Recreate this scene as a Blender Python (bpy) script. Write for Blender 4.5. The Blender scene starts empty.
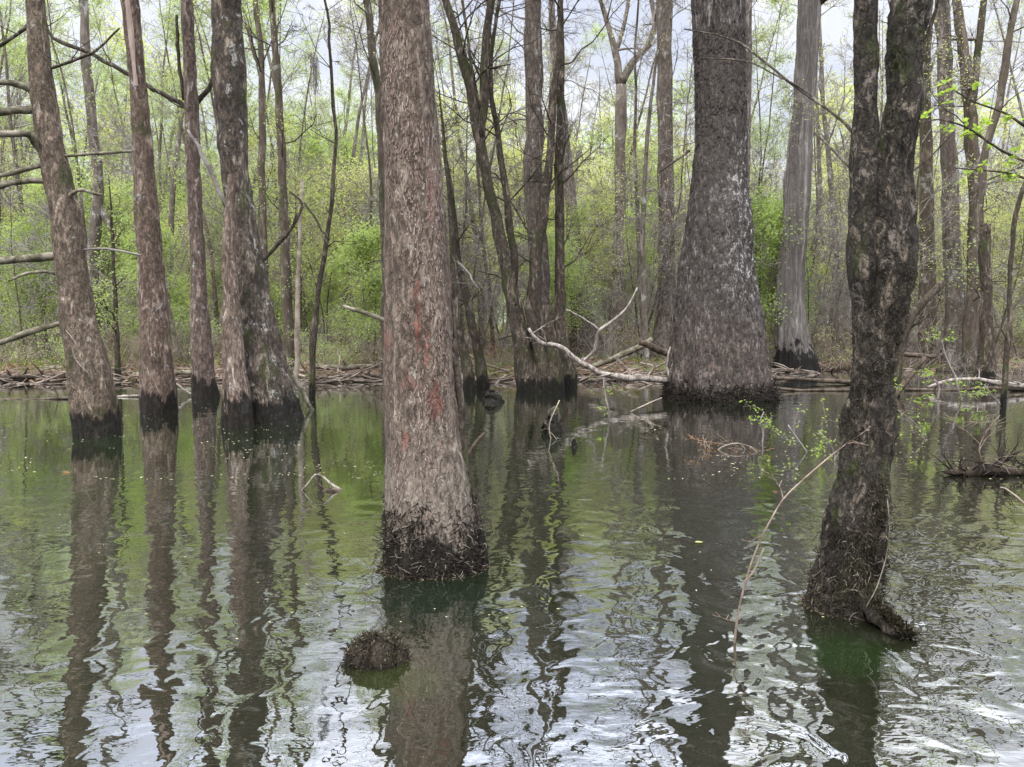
import bpy, math, random
import numpy as np

random.seed(11)
rng = np.random.default_rng(11)
SC = bpy.context.scene
COL = SC.collection
PI = math.pi

# ---------------------------------------------------------------- camera maths
F = 770.0
CAMH = 1.6
PITCH = math.atan(61.5 / F)
CP, SP = math.cos(PITCH), math.sin(PITCH)


def ray(px, py):
    u = (px - 512.0) / F
    v = (383.5 - py) / F
    return np.array([u, CP + v * SP, -SP + v * CP])


def P(px, py, Y):
    r = ray(px, py)
    return np.array([0, 0, CAMH]) + r * (Y / r[1])


def W(px, py, z=0.0):
    r = ray(px, py)
    return np.array([0, 0, CAMH]) + r * ((z - CAMH) / r[2])


def mpp(Y):            # metres per pixel at depth Y
    return Y / F


# ---------------------------------------------------------------- noise
def _h(ix, iy, iz, s):
    n = (ix * 374761393 + iy * 668265263 + iz * 2147483647 + s * 1274126177) & 0xFFFFFFFF
    n = ((n ^ (n >> 13)) * 1274126177) & 0xFFFFFFFF
    n = (n ^ (n >> 16)) & 0xFFFF
    return n / 65535.0


def vnoise(p, s=0):
    p = np.asarray(p, float)
    i = np.floor(p).astype(np.int64)
    f = p - i
    f = f * f * (3 - 2 * f)
    x, y, z = i[..., 0], i[..., 1], i[..., 2]
    fx, fy, fz = f[..., 0], f[..., 1], f[..., 2]
    r = 0
    for dx in (0, 1):
        for dy in (0, 1):
            for dz in (0, 1):
                w = (fx if dx else 1 - fx) * (fy if dy else 1 - fy) * (fz if dz else 1 - fz)
                r = r + w * _h(x + dx, y + dy, z + dz, s)
    return r * 2 - 1


def fbm(p, s=0, o=4):
    p = np.asarray(p, float)
    r, a = 0, 1.0
    for k in range(o):
        r = r + a * vnoise(p * (2 ** k), s + k * 17)
        a *= 0.5
    return r


# ---------------------------------------------------------------- mesh builder
class MB:
    def __init__(self):
        self.v, self.q, self.n = [], [], 0

    def add(self, v, q):
        self.v.append(np.asarray(v, float))
        self.q.append(np.asarray(q, np.int64) + self.n)
        self.n += len(v)

    def grid(self, V, closed=True):
        """V rows x k x 3, quads between rows, closed round."""
        m, k = V.shape[:2]
        a = np.arange(m * k).reshape(m, k)
        if closed:
            b = np.roll(a, -1, axis=1)
            q = np.stack([a[:-1], b[:-1], b[1:], a[1:]], -1).reshape(-1, 4)
        else:
            q = np.stack([a[:-1, :-1], a[:-1, 1:], a[1:, 1:], a[1:, :-1]], -1).reshape(-1, 4)
        self.add(V.reshape(-1, 3), q)

    def tube(self, pts, rad, k=6, rough=0.0):
        pts = np.asarray(pts, float)
        n = len(pts)
        rad = np.broadcast_to(np.asarray(rad, float), (n,))
        t = np.gradient(pts, axis=0)
        t /= np.linalg.norm(t, axis=1)[:, None] + 1e-12
        up = np.array([0, 0, 1.0]) if abs(t[0][2]) < 0.9 else np.array([1.0, 0, 0])
        a = np.cross(t, up)
        ln = np.linalg.norm(a, axis=1)[:, None]
        a = np.where(ln < 1e-3, np.array([1.0, 0, 0]), a / (ln + 1e-9))
        for i in range(1, n):
            a[i] = a[i - 1] - t[i] * np.dot(a[i - 1], t[i])
            a[i] /= np.linalg.norm(a[i]) + 1e-9
        b = np.cross(t, a)
        th = np.arange(k) * 2 * PI / k
        V = pts[:, None, :] + rad[:, None, None] * (a[:, None, :] * np.cos(th)[None, :, None] + b[:, None, :] * np.sin(th)[None, :, None])
        if rough > 0:
            nn = fbm(V * 9, 3, 3)[..., None] * rough
            V = V + (V - pts[:, None, :]) * nn
        # close the ends
        tip0 = np.repeat(pts[:1, None, :], k, 1)
        tip1 = np.repeat(pts[-1:, None, :], k, 1)
        self.grid(np.concatenate([tip0, V, tip1], 0) if rad[-1] > 0.02 else np.concatenate([V, tip1], 0))

    def leaves(self, pos, size, up=0.5, aspect=0.6, droop=0.0):
        pos = np.asarray(pos, float)
        n = len(pos)
        if n == 0:
            return
        nrm = rng.normal(size=(n, 3))
        nrm[:, 2] = np.abs(nrm[:, 2]) + up
        nrm /= np.linalg.norm(nrm, axis=1)[:, None]
        d = rng.normal(size=(n, 3))
        d[:, 2] -= droop
        d -= nrm * (d * nrm).sum(1)[:, None]
        d /= np.linalg.norm(d, axis=1)[:, None]
        w = np.cross(nrm, d)
        s = (size * rng.uniform(0.6, 1.3, n))[:, None]
        p0 = pos
        p1 = pos + d * s * 0.5 + w * s * aspect * 0.5 + nrm * s * 0.06
        p2 = pos + d * s
        p3 = pos + d * s * 0.5 - w * s * aspect * 0.5 + nrm * s * 0.06
        V = np.stack([p0, p1, p2, p3], 1).reshape(-1, 3)
        self.add(V, np.arange(n * 4).reshape(n, 4))

    def build(self, name, mat, parent=None, smooth=True):
        V = np.concatenate(self.v)
        Q = np.concatenate(self.q)
        me = bpy.data.meshes.new(name)
        me.vertices.add(len(V))
        me.vertices.foreach_set("co", V.ravel().astype(np.float32))
        me.loops.add(len(Q) * 4)
        me.loops.foreach_set("vertex_index", Q.ravel().astype(np.int32))
        me.polygons.add(len(Q))
        me.polygons.foreach_set("loop_start", (np.arange(len(Q)) * 4).astype(np.int32))
        me.polygons.foreach_set("loop_total", np.full(len(Q), 4, np.int32))
        me.polygons.foreach_set("use_smooth", np.full(len(Q), smooth, bool))
        me.update(calc_edges=True)
        me.validate()
        me.materials.append(mat)
        o = bpy.data.objects.new(name, me)
        COL.objects.link(o)
        if parent:
            o.parent = parent
        return o


def thing(name, label, cat, loc, group=None):
    o = bpy.data.objects.new(name, None)
    o.empty_display_size = 0.2
    COL.objects.link(o)
    o.location = loc
    o['label'] = label
    o['category'] = cat
    if group:
        o['group'] = group
    return o


def tag(o, label=None, cat=None, group=None, kind=None):
    for k, v in (('label', label), ('category', cat), ('group', group), ('kind', kind)):
        if v:
            o[k] = v
    return o


def dup(root, loc, rz, s, label=None, group=None):
    r = root.copy()
    COL.objects.link(r)
    r.location = loc
    r.rotation_euler = (0, 0, rz)
    r.scale = (s, s, s)
    if label:
        r['label'] = label
    if group:
        r['group'] = group
    for ch in list(root.children):
        c = ch.copy()
        COL.objects.link(c)
        c.parent = r
    return r


# ---------------------------------------------------------------- materials
def newmat(name):
    m = bpy.data.materials.new(name)
    m.use_nodes = True
    nt = m.node_tree
    nt.nodes.clear()
    return m, nt, nt.nodes, nt.links


def N(nodes, t, **kw):
    n = nodes.new(t)
    for k, v in kw.items():
        setattr(n, k, v)
    return n


def mixc(nt, fac, a, b, mode='MIX'):
    n = nt.nodes.new('ShaderNodeMix')
    n.data_type = 'RGBA'
    n.blend_type = mode
    for s, v in ((0, fac), (6, a), (7, b)):
        if hasattr(v, 'is_linked') or isinstance(v, bpy.types.NodeSocket):
            nt.links.new(v, n.inputs[s])
        else:
            n.inputs[s].default_value = v if s == 0 else (*v, 1)
    return n.outputs[2]


def math_(nt, op, a, b=None, c=None, clamp=False):
    n = nt.nodes.new('ShaderNodeMath')
    n.operation = op
    n.use_clamp = clamp
    for i, v in enumerate((a, b, c)):
        if v is None:
            continue
        if isinstance(v, bpy.types.NodeSocket):
            nt.links.new(v, n.inputs[i])
        else:
            n.inputs[i].default_value = v
    return n.outputs[0]


def maprange(nt, v, a, b, c=0.0, d=1.0, smooth=True):
    n = nt.nodes.new('ShaderNodeMapRange')
    n.interpolation_type = 'SMOOTHSTEP' if smooth else 'LINEAR'
    nt.links.new(v, n.inputs[0])
    n.inputs[1].default_value = a
    n.inputs[2].default_value = b
    n.inputs[3].default_value = c
    n.inputs[4].default_value = d
    return n.outputs[0]


def noise(nt, vec, scale, detail=4, rough=0.55, sx=1, sy=1, sz=1, dist=0.0, off=0.0):
    mp = nt.nodes.new('ShaderNodeMapping')
    mp.inputs['Scale'].default_value = (sx, sy, sz)
    mp.inputs['Location'].default_value = (off, off * 1.7, off * 0.6)
    nt.links.new(vec, mp.inputs[0])
    n = nt.nodes.new('ShaderNodeTexNoise')
    n.inputs['Scale'].default_value = scale
    n.inputs['Detail'].default_value = detail
    n.inputs['Roughness'].default_value = rough
    n.inputs['Distortion'].default_value = dist
    nt.links.new(mp.outputs[0], n.inputs['Vector'])
    return n.outputs[0]


def voro(nt, vec, scale, feature='DISTANCE_TO_EDGE', sx=1, sy=1, sz=1):
    mp = nt.nodes.new('ShaderNodeMapping')
    mp.inputs['Scale'].default_value = (sx, sy, sz)
    nt.links.new(vec, mp.inputs[0])
    n = nt.nodes.new('ShaderNodeTexVoronoi')
    n.feature = feature
    n.inputs['Scale'].default_value = scale
    nt.links.new(mp.outputs[0], n.inputs['Vector'])
    return n.outputs[0]


def bark(name, dark, mid, light, fine=26, stretch=0.3, lichen=0.0, lichen_col=(0.45, 0.46, 0.42), lich_scale=7, band=0.0,
         band_col=(0.012, 0.011, 0.009), red=None, red_amt=0.0, moss=0.0, bump=0.012, fade_top=None, big=1.6, pale_low=None, spots_=(), fleck_side=None):
    m, nt, nd, L = newmat(name)
    out = N(nd, 'ShaderNodeOutputMaterial')
    dark, mid, light = [tuple(x * g * t_ for x, t_ in zip(cc_, (1.0, 0.95, 0.86))) for cc_, g in ((dark, 1.6), (mid, 1.5), (light, 1.3))]
    bs = N(nd, 'ShaderNodeBsdfPrincipled')
    bs.inputs['Roughness'].default_value = 0.9
    bs.inputs['Specular IOR Level'].default_value = 0.15
    L.new(bs.outputs[0], out.inputs[0])
    tc = N(nd, 'ShaderNodeTexCoord')
    v = tc.outputs['Object']
    # slightly warped coordinates so nothing lines up
    n1 = noise(nt, v, big, 3, 0.6, 1, 1, 0.6)
    n2 = noise(nt, v, fine, 6, 0.7, 1, 1, stretch, 0.6)
    n3 = noise(nt, v, fine * 0.33, 4, 0.65, 1, 1, stretch * 0.8, 0.9, 3.1)
    nw = nd.new('ShaderNodeTexNoise')
    nw.inputs['Scale'].default_value = fine * 0.5
    nw.inputs['Detail'].default_value = 4
    L.new(v, nw.inputs['Vector'])
    vs = nd.new('ShaderNodeVectorMath')
    vs.operation = 'SCALE'
    vs.inputs['Scale'].default_value = 2.6 / fine
    L.new(nw.outputs['Color'], vs.inputs[0])
    va = nd.new('ShaderNodeVectorMath')
    va.operation = 'ADD'
    L.new(v, va.inputs[0])
    L.new(vs.outputs[0], va.inputs[1])
    vo = voro(nt, va.outputs[0], fine * 0.8, 'DISTANCE_TO_EDGE', 1, 1, stretch * 0.6)
    crack = maprange(nt, vo, 0.0, 0.16)
    c = mixc(nt, maprange(nt, n1, 0.35, 0.65), mid, tuple(x * 0.72 for x in mid))
    c = mixc(nt, maprange(nt, n2, 0.38, 0.72), dark, c)
    c = mixc(nt, maprange(nt, n3, 0.52, 0.74), c, light)
    c = mixc(nt, math_(nt, 'MULTIPLY', math_(nt, 'SUBTRACT', 1.0, crack), 0.42), c, dark)
    if lichen > 0:
        nl = noise(nt, v, lich_scale, 5, 0.75, 1, 1, 0.75, 0.4, 7.7)
        lf = maprange(nt, nl, 0.66 - lichen * 0.2, 0.72 - lichen * 0.18)
        sep0 = N(nd, 'ShaderNodeSeparateXYZ')
        L.new(v, sep0.inputs[0])
        if fade_top:
            zz = maprange(nt, sep0.outputs[2], fade_top[0], fade_top[1])
            z2 = maprange(nt, sep0.outputs[2], fade_top[2], fade_top[3], 1.0, 0.0)
            lf = math_(nt, 'MULTIPLY', math_(nt, 'MULTIPLY', lf, zz), z2)
        if fleck_side:
            lf = math_(nt, 'MULTIPLY', lf, maprange(nt, sep0.outputs[0], fleck_side[0], fleck_side[1], 0.12, 1.0))
        c = mixc(nt, math_(nt, 'MULTIPLY', lf, 0.8), c, lichen_col)
    if moss > 0:
        nm = noise(nt, v, 3.2, 5, 0.7, 1, 1, 0.5, 0.3, 12.3)
        mf = maprange(nt, nm, 0.62 - moss * 0.25, 0.72 - moss * 0.2)
        c = mixc(nt, math_(nt, 'MULTIPLY', mf, 0.75), c, (0.045, 0.055, 0.018))
    if red:
        nr = noise(nt, v, 2.6, 4, 0.7, 2.2, 2.2, 0.55, 0.8, 5.2)
        rf = maprange(nt, nr, 0.70 - red_amt * 0.2, 0.76 - red_amt * 0.2)
        c = mixc(nt, math_(nt, 'MULTIPLY', rf, 0.6), c, red)
    if spots_:
        ns = noise(nt, v, 38, 4, 0.7, 1, 1, 0.4, 0.5, 2.2)
        for (cx_, cy_, cz_, rx_, rz_) in spots_:
            mp_ = nd.new('ShaderNodeMapping')
            mp_.inputs['Location'].default_value = (-cx_ / rx_, -cy_ / rx_ * 0.5, -cz_ / rz_)
            mp_.inputs['Scale'].default_value = (1 / rx_, 0.5 / rx_, 1 / rz_)
            L.new(v, mp_.inputs[0])
            ln_ = nd.new('ShaderNodeVectorMath')
            ln_.operation = 'LENGTH'
            L.new(mp_.outputs[0], ln_.inputs[0])
            dd_ = math_(nt, 'ADD', ln_.outputs['Value'], math_(nt, 'MULTIPLY', math_(nt, 'SUBTRACT', ns, 0.5), 2.6))
            ff_ = maprange(nt, dd_, 0.65, 1.05, 0.78, 0.0)
            c = mixc(nt, ff_, c, mixc(nt, maprange(nt, n2, 0.35, 0.65), (0.11, 0.048, 0.037), (0.28, 0.12, 0.09)))
    sep = N(nd, 'ShaderNodeSeparateXYZ')
    L.new(v, sep.inputs[0])
    if pale_low:
        pf = maprange(nt, sep.outputs[2], pale_low[0], pale_low[1], 1.0, 0.0)
        c = mixc(nt, math_(nt, 'MULTIPLY', pf, math_(nt, 'MULTIPLY', maprange(nt, n2, 0.3, 0.7), 0.7)), c, pale_low[2])
    if band > 0:
        nb = noise(nt, v, 6, 4, 0.7, 1, 1, 0.35, 0.3, 1.3)
        zz = math_(nt, 'SUBTRACT', sep.outputs[2], math_(nt, 'MULTIPLY', math_(nt, 'SUBTRACT', nb, 0.5), band * 3.2))
        bf = maprange(nt, zz, band * 0.8, band * 1.15, 1.0, 0.0)
        c = mixc(nt, math_(nt, 'MULTIPLY', bf, 0.93), c, mixc(nt, maprange(nt, n2, 0.5, 0.75), band_col, tuple(x * 3 + 0.01 for x in band_col)))
    L.new(c, bs.inputs['Base Color'])
    bp = N(nd, 'ShaderNodeBump')
    bp.inputs['Strength'].default_value = 1.0
    bp.inputs['Distance'].default_value = bump
    hh = math_(nt, 'ADD', math_(nt, 'MULTIPLY', crack, 0.45), math_(nt, 'ADD', n2, n3))
    L.new(hh, bp.inputs['Height'])
    L.new(bp.outputs[0], bs.inputs['Normal'])
    return m


def leafmat(name, cols, trans=0.55, rough=0.6):
    m, nt, nd, L = newmat(name)
    out = N(nd, 'ShaderNodeOutputMaterial')
    geo = N(nd, 'ShaderNodeNewGeometry')
    oi = N(nd, 'ShaderNodeObjectInfo')
    r = N(nd, 'ShaderNodeValToRGB')
    r.color_ramp.elements[0].color = (*cols[0], 1)
    r.color_ramp.elements[1].color = (*cols[-1], 1)
    for i, c in enumerate(cols[1:-1]):
        e = r.color_ramp.elements.new((i + 1) / (len(cols) - 1))
        e.color = (*c, 1)
    f = math_(nt, 'FRACT', math_(nt, 'ADD', math_(nt, 'MULTIPLY', geo.outputs['Random Per Island'], 0.6), math_(nt, 'MULTIPLY', oi.outputs['Random'], 0.4)))
    L.new(f, r.inputs[0])
    d = N(nd, 'ShaderNodeBsdfDiffuse')
    t = N(nd, 'ShaderNodeBsdfTranslucent')
    L.new(r.outputs[0], d.inputs[0])
    L.new(mixc(nt, 1.0, r.outputs[0], (1.25, 1.25, 0.7), 'MULTIPLY'), t.inputs[0])
    mx = N(nd, 'ShaderNodeMixShader')
    mx.inputs[0].default_value = trans
    L.new(d.outputs[0], mx.inputs[1])
    L.new(t.outputs[0], mx.inputs[2])
    L.new(mx.outputs[0], out.inputs[0])
    return m


def plain(name, c1, c2, scale=12, rough=0.9, bump=0.004, stretch=1.0):
    m, nt, nd, L = newmat(name)
    out = N(nd, 'ShaderNodeOutputMaterial')
    bs = N(nd, 'ShaderNodeBsdfPrincipled')
    bs.inputs['Roughness'].default_value = rough
    bs.inputs['Specular IOR Level'].default_value = 0.15
    L.new(bs.outputs[0], out.inputs[0])
    tc = N(nd, 'ShaderNodeTexCoord')
    n = noise(nt, tc.outputs['Object'], scale, 5, 0.7, 1, 1, stretch, 0.5)
    L.new(mixc(nt, maprange(nt, n, 0.35, 0.65), c1, c2), bs.inputs['Base Color'])
    bp = N(nd, 'ShaderNodeBump')
    bp.inputs['Distance'].default_value = bump
    L.new(n, bp.inputs['Height'])
    L.new(bp.outputs[0], bs.inputs['Normal'])
    return m


M = {}
M['bark_left'] = bark('bark_left', (0.045, 0.037, 0.030), (0.20, 0.155, 0.125), (0.36, 0.30, 0.25), 24, 0.45, lichen=0.35, lichen_col=(0.33, 0.31, 0.26), band=0.30, moss=0.35)
M['bark_striped'] = bark('bark_striped', (0.05, 0.038, 0.032), (0.22, 0.165, 0.14), (0.38, 0.31, 0.27), 24, 0.4, lichen=0.3, band=0.33, moss=0.2)
M['bark_third'] = bark('bark_third', (0.05, 0.038, 0.034), (0.20, 0.155, 0.14), (0.36, 0.30, 0.28), 22, 0.4, lichen=0.3, band=0.36)
M['bark_wide'] = bark('bark_wide', (0.025, 0.022, 0.020), (0.125, 0.10, 0.083), (0.30, 0.26, 0.22), 20, 0.45, lichen=0.4, lichen_col=(0.4, 0.38, 0.34), band=0.42, moss=0.35)
M['bark_pink'] = bark('bark_pink', (0.055, 0.042, 0.036), (0.26, 0.205, 0.175), (0.46, 0.39, 0.34), 24, 0.35, lichen=0.35, band=0.42)
def main_spots():
    out = []
    yf = W(0, 576)[1]
    rb = (485 - 386) * mpp(yf) / 2
    Y = yf + rb * 0.9
    bx = P(435.5, 576, Y)[0]
    for px, py, w_, h_ in ((392, 252, 7, 34), (416, 290, 7, 30), (410, 156, 5, 13), (436, 402, 15, 38), (418, 325, 8, 50), (427, 350, 9, 50), (400, 225, 5, 25), (411, 60, 8, 26),
                           (398, 120, 5, 30), (425, 235, 5, 30), (405, 440, 8, 22), (397, 375, 6, 26), (440, 445, 6, 18), (420, 200, 5, 20), (408, 20, 10, 18)):
        q = P(px, py, Y - 0.26)
        out.append((q[0] - bx, -0.26, q[2], w_ * mpp(Y) / 2 * 1.1, h_ * mpp(Y) / 2 * 1.1))
    return out


MS = main_spots()
M['bark_main'] = bark('bark_main', (0.045, 0.036, 0.03), (0.20, 0.160, 0.135), (0.36, 0.31, 0.265), 34, 0.38, lichen=0.25, lichen_col=(0.36, 0.35, 0.30), lich_scale=16, band=0.22,
                      red=(0.22, 0.115, 0.09), red_amt=0.5, bump=0.010, spots_=MS, pale_low=(0.45, 1.15, (0.30, 0.26, 0.21)))
M['bark_giant'] = bark('bark_giant', (0.022, 0.019, 0.019), (0.145, 0.128, 0.125), (0.30, 0.28, 0.275), 17, 0.26, lichen=0.9, lichen_col=(0.50, 0.48, 0.46), lich_scale=8, band=0.30,
                       bump=0.02, fade_top=(1.5, 2.6, 4.6, 6.2), fleck_side=(-0.5, 0.5), pale_low=(0.5, 2.2, (0.20, 0.15, 0.115)))
M['bark_fibre'] = bark('bark_fibre', (0.085, 0.078, 0.076), (0.225, 0.208, 0.205), (0.40, 0.375, 0.37), 16, 0.05, lichen=0.1, band=0.75, bump=0.03)
M['bark_black'] = bark('bark_black', (0.012, 0.011, 0.010), (0.058, 0.050, 0.042), (0.20, 0.17, 0.14), 46, 0.6, lichen=0.5, lichen_col=(0.20, 0.17, 0.14), lich_scale=8, band=0.0, moss=0.3, bump=0.008, fade_top=(0.7, 1.9, 50, 60))
M['bark_grey'] = bark('bark_grey', (0.06, 0.05, 0.045), (0.21, 0.18, 0.165), (0.38, 0.34, 0.31), 18, 0.4, lichen=0.35, band=0.25, bump=0.015)
M['bark_dark'] = bark('bark_dark', (0.025, 0.021, 0.018), (0.105, 0.086, 0.072), (0.24, 0.20, 0.17), 20, 0.4, lichen=0.35, lichen_col=(0.27, 0.25, 0.2), band=0.25, moss=0.4, bump=0.012)
M['far_grey'] = bark('far_grey', (0.07, 0.06, 0.055), (0.19, 0.165, 0.15), (0.33, 0.30, 0.28), 9, 0.35, lichen=0.45, lichen_col=(0.42, 0.42, 0.38), lich_scale=2.5, moss=0.3, bump=0.01, big=0.8)
M['far_brown'] = bark('far_brown', (0.05, 0.042, 0.035), (0.13, 0.108, 0.09), (0.25, 0.21, 0.18), 9, 0.35, lichen=0.4, lichen_col=(0.34, 0.33, 0.28), lich_scale=2.5, moss=0.35, bump=0.01, big=0.8)
M['twig'] = plain('twig', (0.17, 0.145, 0.13), (0.36, 0.32, 0.29), 5)
M['twig_tan'] = plain('twig_tan', (0.24, 0.19, 0.145), (0.50, 0.42, 0.33), 5)
M['twig_brush'] = plain('twig_brush', (0.12, 0.09, 0.07), (0.38, 0.31, 0.25), 1.3)
M['shoot'] = plain('shoot', (0.12, 0.085, 0.062), (0.34, 0.26, 0.20), 7)
M['dead_wood'] = plain('dead_wood', (0.13, 0.105, 0.085), (0.46, 0.40, 0.345), 13, stretch=0.5)
M['log_dark'] = plain('log_dark', (0.035, 0.027, 0.02), (0.15, 0.115, 0.085), 7)
M['log_black'] = plain('log_black', (0.012, 0.009, 0.007), (0.05, 0.038, 0.028), 12)
M['log_mossy'] = plain('log_mossy', (0.07, 0.065, 0.035), (0.30, 0.26, 0.20), 6)
M['moss'] = leafmat('moss', [(0.014, 0.012, 0.009), (0.055, 0.048, 0.032), (0.028, 0.025, 0.017), (0.14, 0.12, 0.09), (0.04, 0.045, 0.02)], 0.2)
M['rootlet'] = plain('rootlet', (0.012, 0.010, 0.008), (0.05, 0.04, 0.03), 30)
M['rootlet_pale'] = plain('rootlet_pale', (0.10, 0.08, 0.06), (0.32, 0.27, 0.21), 30)
M['flake'] = leafmat('flake', [(0.16, 0.11, 0.09), (0.27, 0.20, 0.165), (0.20, 0.14, 0.115), (0.30, 0.23, 0.19), (0.23, 0.165, 0.135), (0.46, 0.40, 0.35)], 0.1)
M['flake_dark'] = leafmat('flake_dark', [(0.045, 0.038, 0.035), (0.10, 0.085, 0.075), (0.07, 0.058, 0.05), (0.24, 0.22, 0.20)], 0.05)
M['red_wood'] = plain('red_wood', (0.13, 0.06, 0.045), (0.26, 0.105, 0.075), 22, stretch=0.3)
M['bare_wood'] = plain('bare_wood', (0.34, 0.24, 0.20), (0.50, 0.39, 0.33), 14, stretch=0.15)
M['leaf_green'] = leafmat('leaf_green', [(0.28, 0.39, 0.14), (0.46, 0.55, 0.26), (0.36, 0.46, 0.17), (0.54, 0.62, 0.33)])
M['leaf_yellow'] = leafmat('leaf_yellow', [(0.46, 0.50, 0.23), (0.62, 0.64, 0.34), (0.53, 0.56, 0.27), (0.68, 0.66, 0.40)])
M['leaf_bright'] = leafmat('leaf_bright', [(0.24, 0.40, 0.07), (0.40, 0.52, 0.13), (0.32, 0.45, 0.10)])
M['leaf_dark'] = leafmat('leaf_dark', [(0.03, 0.09, 0.03), (0.06, 0.15, 0.05), (0.04, 0.11, 0.035)])
M['leaf_rust'] = leafmat('leaf_rust', [(0.30, 0.12, 0.06), (0.42, 0.2, 0.11), (0.35, 0.24, 0.15)])
M['litter'] = leafmat('litter', [(0.15, 0.09, 0.06), (0.36, 0.24, 0.17), (0.24, 0.145, 0.10), (0.48, 0.36, 0.28)], 0.15)
M['wet_leaves'] = leafmat('wet_leaves', [(0.07, 0.05, 0.033), (0.17, 0.13, 0.09), (0.10, 0.07, 0.045), (0.26, 0.22, 0.16)], 0.1)
M['grass'] = leafmat('grass', [(0.14, 0.20, 0.05), (0.27, 0.31, 0.11), (0.20, 0.26, 0.08)])
M['float'] = leafmat('float', [(0.30, 0.25, 0.16), (0.5, 0.45, 0.33), (0.36, 0.36, 0.15), (0.22, 0.16, 0.1)], 0.1)


# ---------------------------------------------------------------- branching
def grow(mb, leafp, p, d, L, r, lev, o, k=5):
    """A wandering branch with sub-branches; o: options."""
    n = max(3, int(L / o['seg'][min(lev, len(o['seg']) - 1)]))
    n = min(n, 12)
    pts = [np.array(p, float)]
    d = np.array(d, float)
    d /= np.linalg.norm(d)
    ds = []
    step = L / n
    wob = o['wob']
    for i in range(n):
        d = d + np.array([random.gauss(0, wob), random.gauss(0, wob), random.gauss(0, wob) + o['up'][min(lev, len(o['up']) - 1)]])
        d /= np.linalg.norm(d)
        ds.append(d.copy())
        pts.append(pts[-1] + d * step)
    rmin = o['rmin']
    rad = np.maximum(rmin * 0.7, r * (1 - np.linspace(0, 1, n + 1) ** 1.2 * 0.85))
    mb.tube(pts, rad, 3 if r < 0.02 else k)
    if lev >= o['lev']:
        for q in pts[1:]:
            leafp.append(q)
        return
    c = o['kids'][lev]
    c = int(c * random.uniform(0.7, 1.3) + 0.5)
    for j in range(c):
        t = random.uniform(0.2, 1.0)
        i = min(int(t * n), n - 1)
        base = pts[i] + (pts[i + 1] - pts[i]) * (t * n - i)
        dd = ds[i]
        ax = np.cross(dd, np.array([random.gauss(0, 1), random.gauss(0, 1), random.gauss(0, 1)]))
        ax /= np.linalg.norm(ax) + 1e-9
        ang = math.radians(random.uniform(*o['ang']))
        nd = dd * math.cos(ang) + ax * math.sin(ang)
        grow(mb, leafp, base, nd, L * (1 - t * 0.55) * random.uniform(0.35, 0.65), max(rmin, rad[i] * 0.55), lev + 1, o, 4)


OPT = dict(seg=(0.6, 0.45, 0.35, 0.3), up=(0.06, 0.04, 0.03, 0.0), wob=0.16, rmin=0.006, lev=2, kids=(6, 5, 4), ang=(25, 65))


def opt(**kw):
    o = dict(OPT)
    o.update(kw)
    return o


def leafcloud(pts, per, spread):
    pts = np.asarray(pts)
    p = np.repeat(pts, per, axis=0)
    return p + rng.normal(size=p.shape) * spread


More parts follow.
